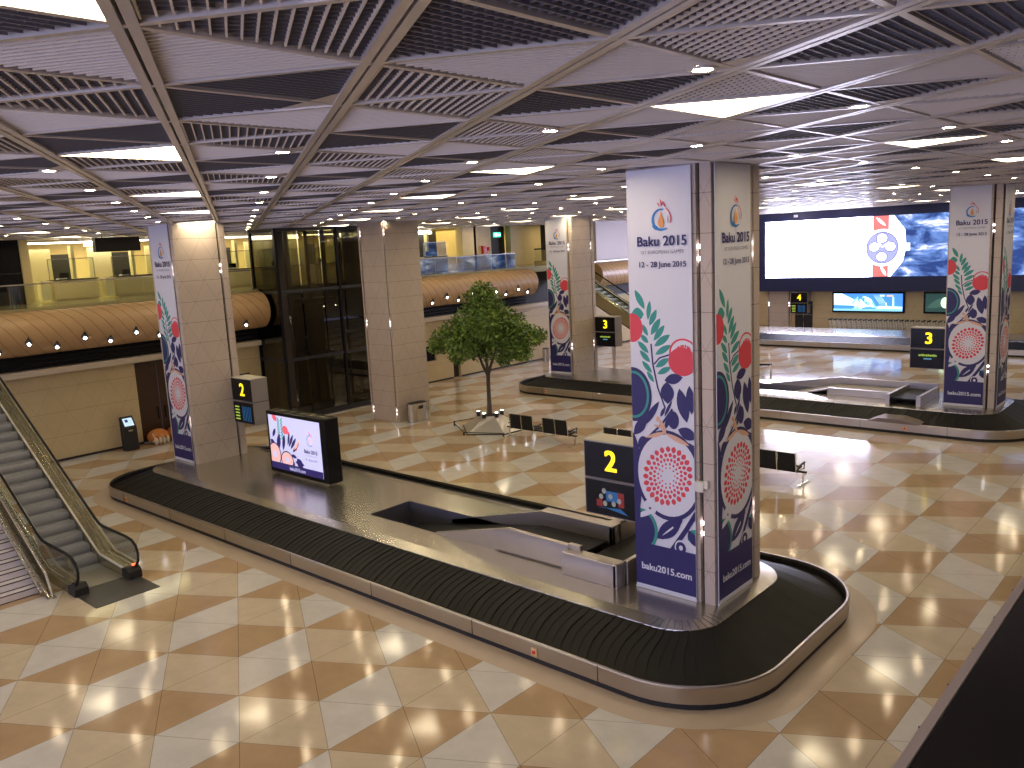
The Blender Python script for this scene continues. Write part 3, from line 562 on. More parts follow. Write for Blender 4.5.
t = thing('hanging_display', 'black display box hanging from the ceiling above the left balustrade', 'display', (-37, 15.9, HC))
MB().box(-.15, .15, -.95, .95, -.72, -.12).build('housing', BLACKM, t); MB().bar((0, -.6, -.15), (0, -.6, 0), .04).bar((0, .6, -.15), (0, .6, 0), .04).build('hanger', STEEL, t)
st = None
for k in range(6):
    y = 8.0 + k * 5.2
    if st is None:
        st = thing('strip_light', 'long white strip light over the upper floor booths', 'ceiling light', (-42, y, HC - .12), 0, 'strip lights over the booths')
        MB().box(-.12, .12, 0, 4.7, -.06, 0).build('tube', STRIPL, st); MB().box(-.2, .2, -.02, 4.72, 0, .08).build('housing', FRAME, st)
        MB().box(-.25, .25, 3.4, 4.7, -.22, -.06).build('light_box', STRIPL, st)
    else: dup(st, (-42, y, HC - .12))
# poster of a skyline, doorway sign, fire point upstairs
t = thing('skyline_poster', 'blue poster with a pale skyline on the upper floor', 'poster', (-41.2, 35.4, 7.0))
MB().box(-.05, 0, -1.0, 1.0, 0, 2.05, 0).build('board', mat('poster_blue', (.03, .08, .35), .4, nscale=.8, noise=.3), t)
m = MB()
for k in range(26):
    y = -.95 + k * .074; h = .25 + .65 * random.random() ** 2; m.box(.001, .012, y, y + .05, .08, .08 + h)
m.build('skyline', mat('poster_pale', (.45, .62, .75), .4), t)
tag(MB().box(-40.58, -40.51, 43.45, 44.15, 8.3, 8.62, 0).box(-40.51, -40.50, 43.55, 43.75, 8.36, 8.56, 1).box(-40.51, -40.50, 43.85, 44.1, 8.42, 8.5, 1).build('exit_sign', [mat('exit_green', (.02, .5, .3), emis=1.2, ecol=(.05, .7, .45)), mat('exit_white', (1, 1, 1), emis=1.5)]), 'small green exit sign above the dark doorway upstairs', 'sign')
tag(MB().box(-40.5, -40.3, 42.1, 42.45, 7.2, 7.75).cyl((-40.38, 42.65, 7.4), .1, .25, 10).build('fire_cabinet', mat('fire_red', (.5, .02, .02), .4)), 'small red fire equipment cabinet on the upper floor wall', 'cabinet')

# ================================================================== COLUMNS
def column(label, x, y, lights=(7.36, 7.58, 2.14, 2.35), plan='pin', base=0.0):
    t = thing('column', label, 'column', (x, y, base)); top = HC + .05 - base; g0, g1, w_ = .64, .73, .97
    core = MB().box(-.86, .86, -.86, .86, 0, top).build('core', BLACKM, t)
    P = MB(); LM = MB()
    for k in range(4):
        c, s_ = round(cos(k * pi / 2)), round(sin(k * pi / 2))
        def R(x_, y_): return (x_ * c - y_ * s_, x_ * s_ + y_ * c)
        segs = [(-.85, g0), (g1, w_)] if plan == 'pin' else ([(-.88, .88)] if k % 2 == 0 else [(-w_, w_)])
        if plan != 'pin' and k % 2 == 0: segs = [(-.79, .79)]
        for a, b in segs:
            yi = -.85 if plan == 'pin' or k % 2 == 0 else -.88; q = [R(a, -w_), R(b, -w_), R(b, yi), R(a, yi)]
            P.prism(q, 0, top)
        gx = (g0 + g1) / 2
        if plan == 'pin':
            for z in lights:
                p = R(gx, -.9); LM.cyl((p[0], p[1], z - base), .001, 0.0001, 3)
    P.build('cladding', CLAD, t)
    if plan == 'pin': t.scale = (.935 * KS, KS, 1)
    for k in ((0, 1) if plan == 'pin' else (0, 1)):
        for z in lights:
            if plan == 'pin': c = [(.685, -.9), (.9, .685)][k]; ax = 'yx'[k]
            else: c = [(-.835, -.9), (.835, -.9)][k]; ax = 'y'
            m = MB()
            if ax == 'y': m.cyl((c[0], c[1] - .02, z - base), .036, .05, 14, axis='y')
            else: m.cyl((c[0] - .03, c[1], z - base), .036, .05, 14, axis='x')
            m.build('groove_lamp', DOTL, t)
    return t
COLS = {}
COLS['main'] = column('square stone column nearest the camera, wrapped with two tall printed banners, standing on the near carousel', -8.50 * KS, 14.88 * KS, base=0)
COLS['L'] = column('square stone column at the left end of the near carousel with one bare stone face', -28.80 * KS, 14.86 * KS)
COLS['4'] = column('square stone column at the left end of the middle carousel behind the tree', -28.52 * KS, 36.6 * KS)
COLS['5'] = column('square stone column at the right end of the middle carousel with printed banners', -8.42 * KS, 36.6 * KS)
COLS['3'] = column('bare stone column standing on the floor beside the glass lift', -30.03, 25.15, lights=(8.5, 8.66, 4.45, 4.62, .38, .57), plan='mir')
COLS['6'] = column('bare stone pilaster on the far wall beside sign number four', -28.5, 63.85, lights=(1.95, 2.15), plan='mir')
# little white sensor box on the main column
tag(MB().box(-.09, .09, -.1, 0, -.1, .1).box(.09, .17, -.07, 0, -.03, .12).build('sensor_box', mat('off_white_plastic', (.72, .68, .62), .4), loc=K3(-7.86, 13.9, 3.02)), 'small off-white sensor box clipped over the groove of the nearest column', 'sensor')

# ================================================================== BANNERS
BW = 1.40
def flame_logo(F, x, y, s):
    """ring logo: blue arc on the left, red sweep on the right with three points, orange flame inside"""
    pts = []
    for k in range(26):
        a = radians(70 + k * 9.6); pts.append((x + s * .52 * cos(a), y + s * .52 * sin(a)))
    inner = [(x + s * .04 + s * .43 * cos(radians(80 + k * 8.6)), y + s * .02 + s * .43 * sin(radians(80 + k * 8.6))) for k in range(26)]
    for k in range(25): F.poly([pts[k], pts[k + 1], inner[k + 1], inner[k]], 'B')
    F.leaf(x - s * .5, y - s * .25, x - s * .1, y - s * .45, s * .2, 'B')
    for k in range(9):
        a0, a1 = radians(62 - k * 9), radians(62 - (k + 1) * 9); r_ = s * (.60 - k * .006); wd = s * .05
        F.poly([(x + r_ * cos(a0), y + r_ * sin(a0)), (x + r_ * cos(a1), y + r_ * sin(a1)), (x + (r_ - wd) * cos(a1), y + (r_ - wd) * sin(a1)), (x + (r_ - wd) * cos(a0), y + (r_ - wd) * sin(a0))], 'R')
    F.leaf(x + s * .27, y + s * .54, x + s * .12, y + s * .85, s * .07, 'R'); F.leaf(x + s * .12, y + s * .85, x + s * .02, y + s * .6, s * .06, 'R')
    F.leaf(x - s * .02, y + s * .98, x + s * .05, y + s * .6, s * .06, 'R'); F.leaf(x - s * .2, y + s * .82, x - s * .03, y + s * .6, s * .05, 'R')
    F.leaf(x + s * .37, y + s * .2, x + s * .38, y - s * .2, s * .04, 'T')
    F.poly([(x + s * q[0], y + s * q[1]) for q in [(0, -.38), (.12, -.3), (.17, -.12), (.1, .1), (.04, .22), (0, .42), (-.05, .2), (-.14, .0), (-.16, -.18), (-.1, -.32)]], 'O')
BZ0 = .66
def banner_mesh():
    m = MB(); H_ = HC - BZ0
    m.box(0, BW, 0, .012, 0, H_, 0)
    F = Flat(m, (.004, BW - .004, .004, H_ - .004), INKK, 0.0, .00015)
    for a in ART:
        hh = (a[0] == 'L' and a[1] == 'R')
        if hh and not F.hold: F.lay += 1
        F.hold = hh
        if a[0] == 'L': F.leaf(a[2] - .04, a[3] - BZ0, a[4] - .04, a[5] - BZ0, a[6], a[1])
        elif a[0] == 'E': F.ell(a[2] - .04, a[3] - BZ0, a[4], a[5], a[1])
        else: F.line([(p[0] - .04, p[1] - BZ0) for p in a[2]], a[3], a[1])
    F.hold = False; F.rect(0, BW, .06, 1.62 - BZ0, 'N'); F.rect(0, BW, 0, .06, 'W')
    c = BW * .55
    flame_logo(F, c, 8.1 - BZ0, .40)
    F.text('Baku 2015', c, 7.62 - BZ0, .26, 'N', bold=.006)
    F.text('1ST EUROPEAN GAMES', c, 7.47 - BZ0, .092, 'G')
    F.text('12 - 28 June 2015', c, 7.22 - BZ0, .148, 'N', bold=.003)
    F.text('baku2015.com', BW * .52, 1.06 - BZ0, .2, 'W', bold=.006)
    return m
bm0 = None
for lab, x, y, rz in (('white banner with plant art on the camera-facing side of the nearest column', -9.37, 13.86, 0),
                     ('white banner with plant art on the right-hand side of the nearest column', -7.54, 13.96, pi / 2),
                     ('white banner with plant art on the left column beside the wall', -29.55, 13.86, 0),
                     ('white banner with plant art on the column behind the tree', -29.36, 35.58, 0),
                     ('white banner with plant art on the camera-facing side of the right-hand column', -9.28, 35.58, 0),
                     ('white banner with plant art on the narrow right side of the right-hand column', -7.44, 35.7, pi / 2)):
    if bm0 is None:
        bm0 = thing('banner', lab, 'banner', K3(x, y, BZ0), rz, 'tall printed banners on the columns'); bm0.scale = (KS, KS, KS)
        banner_mesh().build('print', [INK[k] for k in INKK], bm0)
        MB().box(-.01, BW + .01, -.02, .02, -.035, .0).build('bottom_bar', mat('white_bar', (.75, .74, .76), .35), bm0)
    else: dup(bm0, K3(x, y, BZ0), rz, lab)

# ================================================================== CAROUSELS
def rrect(x0, x1, y0, y1, r, n=12, off=0.0):
    x0 -= off; x1 += off; y0 -= off; y1 += off; r = max(r + off, .02); out = []
    for cx, cyy, a0 in ((x1 - r, y0 + r, -90), (x1 - r, y1 - r, 0), (x0 + r, y1 - r, 90), (x0 + r, y0 + r, 180)):
        for k in range(n + 1):
            a = radians(a0 + 90 * k / n); out.append((cx + r * cos(a), cyy + r * sin(a)))
    return out
def resample(poly, step):
    pts = [Vector((*p, 0)) for p in poly]; n = len(pts); segs = [(pts[i], pts[(i + 1) % n]) for i in range(n)]
    tot = sum((b - a).length for a, b in segs); N = int(tot / step); out = []; acc = 0; si = 0; a, b = segs[0]
    for k in range(N):
        t = tot * k / N
        while acc + (b - a).length < t - 1e-9: acc += (b - a).length; si += 1; a, b = segs[si]
        l = (b - a).length; f = (t - acc) / l if l else 0; out.append(((a + (b - a) * f).x, (a + (b - a) * f).y))
    return out
CXa, CXb, CYa, CYb, CR = -30.08, -5.76, 10.96, 17.56, 1.9
IXa, IXb, IYa, IYb, IR = -28.85, -7.05, 12.28, 16.32, 1.0
ZD = .62; ZK = CAM_H + (.62 - CAM_H) * KS
def ring(m, A, B, za, zb, mi=0, flip=False):
    n = len(A); vs = [(x, y, za) for x, y in A] + [(x, y, zb) for x, y in B]
    m.add(vs, [((i, (i + 1) % n, n + (i + 1) % n, n + i) if not flip else (i, n + i, n + (i + 1) % n, (i + 1) % n)) for i in range(n)], mi)
def carousel(label, dy, conv):
    t = thing('baggage_carousel', label, 'baggage carousel', (0, dy, 0)); R = lambda off, n=14: rrect(CXa, CXb, CYa, CYb, CR, n, off); RI = lambda off, n=14: rrect(IXa, IXb, IYa, IYb, IR, n, off)
    m = MB(); ring(m, R(-.035), R(-.035), 0, .13); m.build('plinth', BLACKM, t)
    m = MB(); ring(m, R(-.005), R(0), .115, .40); ring(m, R(0), R(-.015), .40, .425); ring(m, R(-.015), R(-.06), .425, .425); ring(m, R(-.06), R(-.065), .425, .36); ring(m, R(-.09), R(-.005), .115, .115)
    m.build('side_panel', STEEL2, t, smooth=True)
    # joints in the side panel
    m = MB()
    for x in (-27.4, -24.2, -21, -17.8, -14.6, -11.4, -8.3):
        m.box(x, x + .012, CYa - .004, CYa + .01, .08, .42)
    m.build('panel_joint', BLACKM, t)['kind'] = 'stuff'
    # belt: overlapping curved rubber plates, each rising slightly over the next
    n_cr = 8; mb = MB(); N = 270
    po, pi_ = rrect(CXa, CXb, CYa, CYb, CR, 14, -.06), rrect(IXa, IXb, IYa, IYb, IR, 14, 0)
    so, cum = [], 0
    for k in range(len(po)):
        a_, b_ = Vector(po[k]), Vector(po[(k + 1) % len(po)]); L2 = ((b_ - a_).length + (Vector(pi_[(k + 1) % len(po)]) - Vector(pi_[k])).length) / 2; so.append((cum, L2)); cum += L2
    def at(s_):
        s_ %= cum; lo_, hi_ = 0, len(so) - 1
        while lo_ < hi_:
            md = (lo_ + hi_ + 1) // 2
            if so[md][0] <= s_: lo_ = md
            else: hi_ = md - 1
        c0, l0 = so[lo_]; f = min(1, (s_ - c0) / l0) if l0 > 1e-9 else 0; k2 = (lo_ + 1) % len(po)
        return Vector(po[lo_]).lerp(Vector(po[k2]), f), Vector(pi_[lo_]).lerp(Vector(pi_[k2]), f)
    for q in range(N):
        rows = []
        for e in (0, 1):
            row = []
            for c in range(n_cr + 1):
                f = c / n_cr; bow = (-.15 * sin(pi * f) ** 1.3 + .22 * f) / .21
                pa, pb = at(((q + e * 1.12) + bow) * cum / N); P_ = pa.lerp(pb, f)
                z = .235 + .46 * f + (.0 if e == 0 else (.012 if q % 3 else .02)); row.append((P_.x, P_.y, z))
            rows.append(row)
        v = rows[0] + rows[1]; n1 = n_cr + 1
        v += [(x, y, z - .03) for x, y, z in rows[1]]
        mb.add(v, [(c, n1 + c, n1 + c + 1, c + 1)[::-1] for c in range(n_cr)] + [(n1 + c, 2 * n1 + c, 2 * n1 + c + 1, n1 + c + 1)[::-1] for c in range(n_cr)])
    mb.build('belt', RUBBER, t)
    m = MB(); ring(m, R(-.05), RI(-.05), .17, .62); ring(m, R(-.058), R(-.06), .42, .17); m.build('belt_bed', BLACKM, t)
    # metal deck
    m = MB(); n_ = 14; A = RI(0, n_); B = RI(-.02, n_); C_ = RI(-.34, n_)
    ring(m, A, B, .62, .715); ring(m, B, C_, .715, ZK)
    hx0, hx1, hy0, hy1 = -18.05, -12.9, 13.72 + 0, 15.17
    if conv == 2: hx0, hx1, hy0, hy1 = -18.05, -13.0, 13.72, 15.17
    if conv == 3: hx0, hx1, hy0, hy1 = -18.2, -14.0, 14.3, 15.75
    hx0, hx1, hy0, hy1 = hx0 * KS, hx1 * KS, hy0 * KS if conv == 2 else (hy0 + 21.45) * KS - 21.45, hy1 * KS if conv == 2 else (hy1 + 21.45) * KS - 21.45
    if conv:
        top = [p for p in C_]
        L_ = [p for p in C_ if p[0] < hx0]; Rr = [p for p in C_ if p[0] > hx1]
        yA = min(p[1] for p in C_); yB = max(p[1] for p in C_)
        def add(poly): m.add([(x, y, ZK) for x, y in poly], [tuple(range(len(poly)))])
        add([(hx0, yA)] + [(hx0, yB)] + [p for p in C_ if p[0] < hx0])
        add([(hx1, yB), (hx1, yA)] + [p for p in C_ if p[0] > hx1])
        add([(hx0, yA), (hx1, yA), (hx1, hy0), (hx0, hy0)]); add([(hx0, hy1), (hx1, hy1), (hx1, yB), (hx0, yB)])
    else: m.add([(x, y, ZK) for x, y in C_], [tuple(range(len(C_)))])
    m.build('deck', STEEL, t)
    m = MB()
    for k in range(11):
        a = radians(-90 + 90 * k / 10); r0, r1 = IR - .01, IR - .34; cx_, cy_ = IXb - IR, IYa + IR
        m.bar((cx_ + r0 * cos(a), cy_ + r0 * sin(a), .7185), (cx_ + max(r1, .05) * cos(a), cy_ + max(r1, .05) * sin(a), ZK + .002), .006, .003)
    m.build('deck_seam', BLACKM, t)['kind'] = 'stuff'
    if conv:
        m = MB(); zb = -.0
        m.add([(hx0, hy0, ZK), (hx0, hy1, ZK), (hx0, hy1, .03), (hx0, hy0, .03)], [(0, 1, 2, 3)]); m.add([(hx0, hy1, ZK), (hx1, hy1, ZK), (hx1, hy1, .03), (hx0, hy1, .03)], [(0, 1, 2, 3)])
        m.add([(hx0, hy0, ZK), (hx0, hy0, .03), (hx1, hy0, .03), (hx1, hy0, ZK)], [(0, 1, 2, 3)]); m.build('pit_lining', mat('pit_metal', (.2, .2, .26), .4, .8), t)
        MB().add([(hx0, hy0, .03), (hx1, hy0, .03), (hx1, hy1, .03), (hx0, hy1, .03)], [(0, 1, 2, 3)]).build('pit_floor', BLACKM, t)
    # emergency stop buttons on the side panel
    for x in (-9.75, -27.2):
        b = MB().box(x - .07, x + .07, CYa - .02, CYa, .16, .31).build('stop_button_plate', mat('plate_yellow', (.75, .5, .25), .5), t)
        MB().cyl((x, CYa - .045, .235), .035, .025, 12, axis='y').build('button', mat('button_red', (.7, .03, .02), .4), b)
    return t
c2 = carousel('long steel and black rubber baggage carousel in the foreground', 0, 2)
c3 = carousel('steel and black baggage carousel in the middle distance under sign number three', 21.45, 3)
c4 = carousel('farthest baggage carousel in front of the back wall', 42.9, 0)
# feed conveyor of the near carousel
t = thing('feed_conveyor', 'steel sided conveyor rising out of the near carousel deck', 'conveyor', (0, 0, CAM_H * (1 - KS))); t.scale = (KS, KS, KS)
SW = mat('conveyor_side_steel', (.48, .44, .42), .32, .9, noise=.05, nscale=3)
y0, y1 = 13.72, 15.17
m = MB().prismY([(-15.4, .45), (-11.0, .45), (-11.0, 1.2), (-12.85, 1.24), (-15.4, .63)], y0 - .02, y0 + .1); m.box(-11.06, -10.72, y0 - .02, y0 + .1, 1.1, 1.24)
m.build('near_side', SW, t, bevel=.01)
m = MB().prismY([(-16.3, .05), (-10.9, .45), (-10.9, 1.2), (-13.05, 1.22), (-16.3, .40)], y1, y1 + .1).box(-13.1, -10.9, y1 + .0, y1 + .34, 1.19, 1.22).box(-13.1, -10.9, y1 + .26, y1 + .34, .62, 1.2)
m.build('far_side', SW, t, bevel=.008)
m = MB().box(-11.06, -9.62, 13.46, 13.62, ZD, 1.13).box(-11.06, -9.62, 13.6, 13.8, 1.1, 1.13).build('end_box', SW, t, bevel=.012)
MB().box(-9.66, -9.56, 13.8, 15.9, ZD, 1.13).box(-9.7, -9.6, 13.46, 13.76, ZD, 1.12).build('outer_side', SW, t, bevel=.01)
MB().box(-11.0, -10.9, y1, 16.3, ZD, 1.2).box(-11.25, -10.9, y1 + .3, 16.3, 1.17, 1.2).build('inner_side', SW, t, bevel=.008)
m = MB().prismY([(-17.6, .05), (-13.0, .86), (-11.05, .86), (-11.05, .8), (-13.0, .8), (-17.6, .0)], y0 + .1, y1); m.build('incline_belt', RUBBER, t)
MB().box(-10.9, -9.66, 13.8, 16.3, .7, .78).build('cross_belt', RUBBER, t)
MB().box(-13.2, -11.05, y0 - .02, y0 + .0, .625, .655).build('gap_shade', mat('blue_black', (.01, .012, .08), .4), t)  # dark strip painted for the shaded gap under the near side
for x in (-11.95, -11.55):
    MB().add([(x, 16.0, ZD), (x + .42, 16.0, ZD), (x + .42, 16.35, ZD), (x, 16.35, ZD), (x + .3, 16.15, ZD + .32)], [(0, 1, 4), (1, 2, 4), (2, 3, 4), (3, 0, 4)]).build('deflector', STEEL, t)
# feed conveyor of the middle carousel
t = thing('feed_conveyor', 'steel conveyor on the middle carousel with two side rails open to the front', 'conveyor', (0, 21.45 * KS, CAM_H * (1 - KS))); t.scale = (KS, KS, KS)
m = MB().prismY([(-17.4, .3), (-9.9, .5), (-9.9, 1.12), (-14.0, 1.15), (-17.4, .62)], 15.85, 15.95).build('far_side', SW, t, bevel=.01)
for x in (-11.16, -9.98):
    MB().box(x - .06, x + .06, 13.35, 15.85, ZD, 1.02).box(x - .09, x + .09, 13.3, 13.42, ZD, 1.03).build('side_rail', SW, t, bevel=.01)
MB().prismY([(-11.1, .8), (-10.04, .8), (-10.04, .86), (-11.1, .86)], 13.5, 15.8).build('cross_belt', RUBBER, t)
MB().prismY([(-17.6, .05), (-14.0, .86), (-11.2, .86), (-11.2, .8), (-14.0, .8), (-17.6, .0)], 14.4, 15.7).build('incline_belt', mat('pale_belt', (.35, .32, .28), .4), t)
MB().box(-14.0, -11.3, 14.3, 14.4, ZD, .92).build('near_side', SW, t, bevel=.01)
MB().prismY([(-11.3, .28), (-10.9, .44), (-10.1, .44), (-9.4, .28)], 11.45, 12.3).build('belt_hood', mat('brown_metal', (.2, .16, .14), .4, .6), t)
# marble border bands following the carousels
for k, dy in enumerate((0, 21.45, 42.9)):
    m = MB(); A = rrect(CXa, CXb, CYa, CYb, CR, 14, -.1); B = rrect(CXa, CXb, CYa, CYb, CR, 14, .52)
    ring(m, [(x, y + dy) for x, y in A], [(x, y + dy) for x, y in B], .004, .004, flip=True); struct(m.build('trim_%d' % (4 + k), BORDER))

# ================================================================== NUMBER SIGNS
def sign(label, x, y, z, digit, kind, side_x=1.32):
    """two stacked black display boxes; local origin at lower front left corner"""
    q3 = K3(x, y, z) if y < 50 else (x, y, z)
    t = thing('carousel_sign', label, 'sign', q3); W_, H1, D = 1.32, .80, .62
    side = mat('sign_side', (.26, .23, .22), .4)
    lo = MB().box(0, W_, 0, D, 0, H1 - .02, 0).box(.02, W_ - .02, -.006, 0, .02, H1 - .04, 1).build('lower_display', [side, BLACK], t)
    up = MB().box(0, W_, 0, D, H1 + .0, H1 * 2, 0).box(.02, W_ - .02, -.006, 0, H1 + .02, H1 * 2 - .02, 1).box(0, W_, -.004, D, H1 * 2, H1 * 2 + .015, 2).build('upper_display', [side, BLACK, mat('sign_top', (.5, .46, .38), .4)], t)
    MB().box(min(side_x, side_x + (.3 if side_x > 0 else -.3)), max(side_x, side_x + (.3 if side_x > 0 else -.3)), .2, .3, H1 - .1, H1 + .1).build('wall_bracket', BLACKM, t)
    m = MB(); F = Flat(m, (0, W_, 0, 2), ['Y'], -.008); F.text(digit, W_ * .52, H1 + .2, .62, 'Y', bold=.018); m.build('digit', YEL, up)
    m = MB(); F = Flat(m, (.04, W_ - .04, .04, H1 - .06), list('abcde'), -.008, .0006)
    cm = [mat('scr_blue', (.01, .06, .2), emis=.10, ecol=(.05, .3, .7)), mat('scr_red', (.14, .01, .01), emis=.08, ecol=(.6, .05, .05)), mat('scr_grey', (.15, .15, .15), emis=.14, ecol=(.5, .5, .48)), mat('scr_green', (.1, .2, .03), emis=.3, ecol=(.55, .75, .1)), mat('scr_cyan', (.03, .15, .2), emis=.3, ecol=(.2, .6, .9))]
    if kind == 'film':
        F.rect(.55, .85, .34, .56, 'a'); F.rect(.85, 1.0, .25, .56, 'b'); F.rect(.30, .45, .2, .35, 'b'); F.poly([(.3, .16), (.5, .19), (1.1, .1), (.9, .22)], 'a')
        for a, b in ((.42, .42), (.52, .28), (.66, .45), (.74, .3), (.88, .38), (.5, .55)): F.ell(a, b, .055, .06, 'c', 12)
    elif kind == 'text':
        [F.rect(.33 + k * .068, .33 + k * .068 + .05, .49 + .01 * (k % 2), .56 + .01 * (k % 3), 'd') for k in range(10)]; [F.rect(.52 + k * .06, .565 + k * .06, .37, .42, 'e') for k in range(5)]
    else:
        for k in range(5): F.rect(.12, .4, .12 + k * .11, .17 + k * .11, 'd')
        for k in range(6): F.rect(.6 + k * .1, .65 + k * .1, .1, .62, 'a')
    m.build('screen_content', cm, lo)
    return t
sign('black number 2 sign with a lit film picture on the nearest column', -10.79, 14.06, 1.92, '2', 'film')
sign('black number 2 sign on the left column with the bare stone face', -27.68, 15.35, 1.92, '2', 'list', 0.0)
sign('black number 3 sign on the column behind the tree', -27.6, 37.4, 1.95, '3', 'text', 0.0)
sign('black number 3 sign on the right-hand column above the middle carousel', -10.64, 35.75, 2.0, '3', 'text')
sign('small black number 4 sign against the far wall', -27.3, 62.3, 1.42, '4', 'list')

# ================================================================== SCREEN ON THE NEAR CAROUSEL
t = thing('advertising_screen', 'large flat advertising screen standing on the near carousel deck', 'screen', K3(-24.45, 14.68, .72)); t.scale = (KS, KS, KS)
W_, H_ = 3.28, 2.06
MB().box(0, W_, 0, .5, 0, H_).build('housing', BLACK, t, bevel=.02)
MB().box(.3, W_ - .3, .12, .38, -.1, .0).build('foot', STEEL, t)
m = MB()
for k in range(5): m.box(.5 + k * .55, .75 + k * .55, .15, .35, H_, H_ + .012)
m.build('vent', STEEL, t)
sk = {k: mat('tv_' + k, c, emis=min(e, .45), ecol=c) for k, c, e in (('W', (.62, .62, .88), .36), ('N', (.02, .012, .10), .7), ('R', (.75, .10, .14), .8), ('T', (.06, .30, .30), .7), ('G', (.3, .3, .42), .7), ('O', (.8, .5, .35), .7), ('B', (.15, .25, .5), .7), ('K', (.8, .45, .42), .8))}
kk = list(sk); m = MB(); F = Flat(m, (.12, W_ - .3, .14, H_ - .12), kk, -.004, .0003)
F.rect(0, W_, 0, H_, 'W')
F.leaf(.35, H_ - .1, .62, H_ - .3, .2, 'R'); F.ell(1.05, 1.5, .17, .14, 'R', 16); F.leaf(1.1, 1.45, 1.3, 1.4, .14, 'R')
for k in range(7):
    F.leaf(.78, 1.75 - k * .1, .6, 1.9 - k * .1, .06, 'T'); F.leaf(.8, 1.75 - k * .1, .95, 1.9 - k * .1, .06, 'T')
for a in [(.3, 1.2, .5, 1.5, .14), (.55, .75, .7, 1.35, .22), (.15, 1.1, .4, .9, .2), (.85, .8, 1.0, 1.35, .16), (1.2, .95, 1.5, 1.4, .12), (1.3, .9, 1.65, 1.3, .12), (1.15, 1.0, 1.3, 1.45, .1), (1.4, .8, 1.8, 1.15, .12), (1.3, .7, 1.6, .65, .12), (1.5, .5, 2.0, .45, .14), (1.6, .62, 1.9, .3, .3), (1.3, .45, 1.45, .35, .2)]: F.leaf(*a, 'N')
F.ell(.35, .62, .36, .4, 'N'); F.ell(.35, .62, .32, .36, 'K'); F.ell(.35, .62, .12, .12, 'W', 14)
F.ell(1.05, .5, .36, .3, 'N'); F.ell(1.05, .5, .32, .26, 'K'); F.ell(1.05, .5, .1, .09, 'W', 14)
F.leaf(1.5, .9, 1.85, 1.25, .1, 'O'); F.leaf(1.6, .85, 1.8, 1.2, .04, 'R')
F.rect(0, W_, 0, .36, 'N')
for k in range(20):
    a0, a1 = radians(60 + k * 13), radians(60 + (k + 1) * 13); r0, r1 = .17, .145
    F.poly([(2.42 + r0 * cos(a0), 1.3 + r0 * sin(a0) * 1.1), (2.42 + r0 * cos(a1), 1.3 + r0 * sin(a1) * 1.1), (2.42 + r1 * cos(a1), 1.3 + r1 * sin(a1) * 1.1), (2.42 + r1 * cos(a0), 1.3 + r1 * sin(a0) * 1.1)], 'B')
F.leaf(2.42, 1.15, 2.42, 1.45, .1, 'O'); F.leaf(2.38, 1.6, 2.55, 1.4, .04, 'R')
F.text('Baku 2015', 2.42, .88, .17, 'N', bold=.004); F.text('1ST EUROPEAN GAMES', 2.42, .79, .06, 'G'); F.text('12 - 28 June 2015', 2.42, .64, .09, 'N')
F.text('baku2015.com', 1.6, .19, .15, 'W', bold=.003)
m.build('picture', [sk[k] for k in kk], t)

# ================================================================== VIDEO WALL AND FAR WALL SCREENS
t = thing('video_wall', 'huge lit video wall showing a wristwatch beside stormy clouds', 'video wall', (-29.95, YB, 3.1))
MB().box(0, 36, -.75, -.002, 0, HC - 3.1 + .2).build('surround', NAVYF, t)
tag_y = -.41
cl = bpy.data.materials.new('led_clouds'); cl.use_nodes = True; nt = cl.node_tree; b = nt.nodes['Principled BSDF']
tc = nd(nt, 'ShaderNodeTexCoord'); mp = nd(nt, 'ShaderNodeMapping'); mp.inputs['Scale'].default_value = (.28, 1, .75); n1 = nd(nt, 'ShaderNodeTexNoise'); n1.inputs['Scale'].default_value = 1.5; n1.inputs['Detail'].default_value = 9; n1.inputs['Roughness'].default_value = .62; n1.inputs['Distortion'].default_value = .6
nt.links.new(tc.outputs['Object'], mp.inputs[0]); nt.links.new(mp.outputs[0], n1.inputs['Vector'])
cr = nd(nt, 'ShaderNodeValToRGB'); e = cr.color_ramp.elements; e[0].position = .42; e[0].color = (.01, .03, .13, 1); e[1].position = .69; e[1].color = (.95, .92, 1.0, 1); x_ = e.new(.54); x_.color = (.09, .17, .42, 1)
nt.links.new(n1.outputs[0], cr.inputs[0]); nt.links.new(cr.outputs[0], b.inputs['Emission Color']); b.inputs['Emission Strength'].default_value = 1.1; b.inputs['Base Color'].default_value = (0, 0, 0, 1)
LW = mat('led_white', (.8, .8, 1), emis=14.0, ecol=(.72, .72, 1.0)); LG = mat('led_watch_dial', (.3, .33, .6), emis=.6, ecol=(.35, .38, .75)); LR = mat('led_strap_red', (.6, .1, .1), emis=.75, ecol=(.75, .16, .15)); LS = mat('led_ivory', (.9, .9, 1), emis=1.5, ecol=(.93, .93, 1.0)); LN = mat('led_navy', (.02, .02, .2), emis=.2, ecol=(.1, .1, .4))
m = MB(); F = Flat(m, (.65, 35.5, 1.05, 5.3), ['w', 'c', 'd', 'r', 's', 'n'], -.755, .004)
F.rect(.65, 9.0, 1.05, 5.3, 'w'); F.rect(9.0, 35.5, 1.05, 5.3, 'c')
F.poly([(8.9, 5.3), (10.15, 5.3), (10.9, 4.3), (11.0, 3.1), (10.8, 2.1), (10.0, 1.05), (8.9, 1.05)], 's')
F.rect(8.72, 9.82, 4.28, 5.3, 'r'); F.rect(8.72, 9.82, 1.05, 1.95, 'r'); F.leaf(8.95, 5.2, 9.6, 4.6, .18, 's'); F.leaf(9.3, 1.8, 9.7, 1.1, .2, 's')
F.rect(10.8, 11.25, 2.85, 3.35, 's'); F.ell(9.4, 3.08, 1.28, 1.3, 's'); F.ell(9.4, 3.08, 1.1, 1.12, 'n'); F.ell(9.4, 3.08, 1.05, 1.07, 'd')
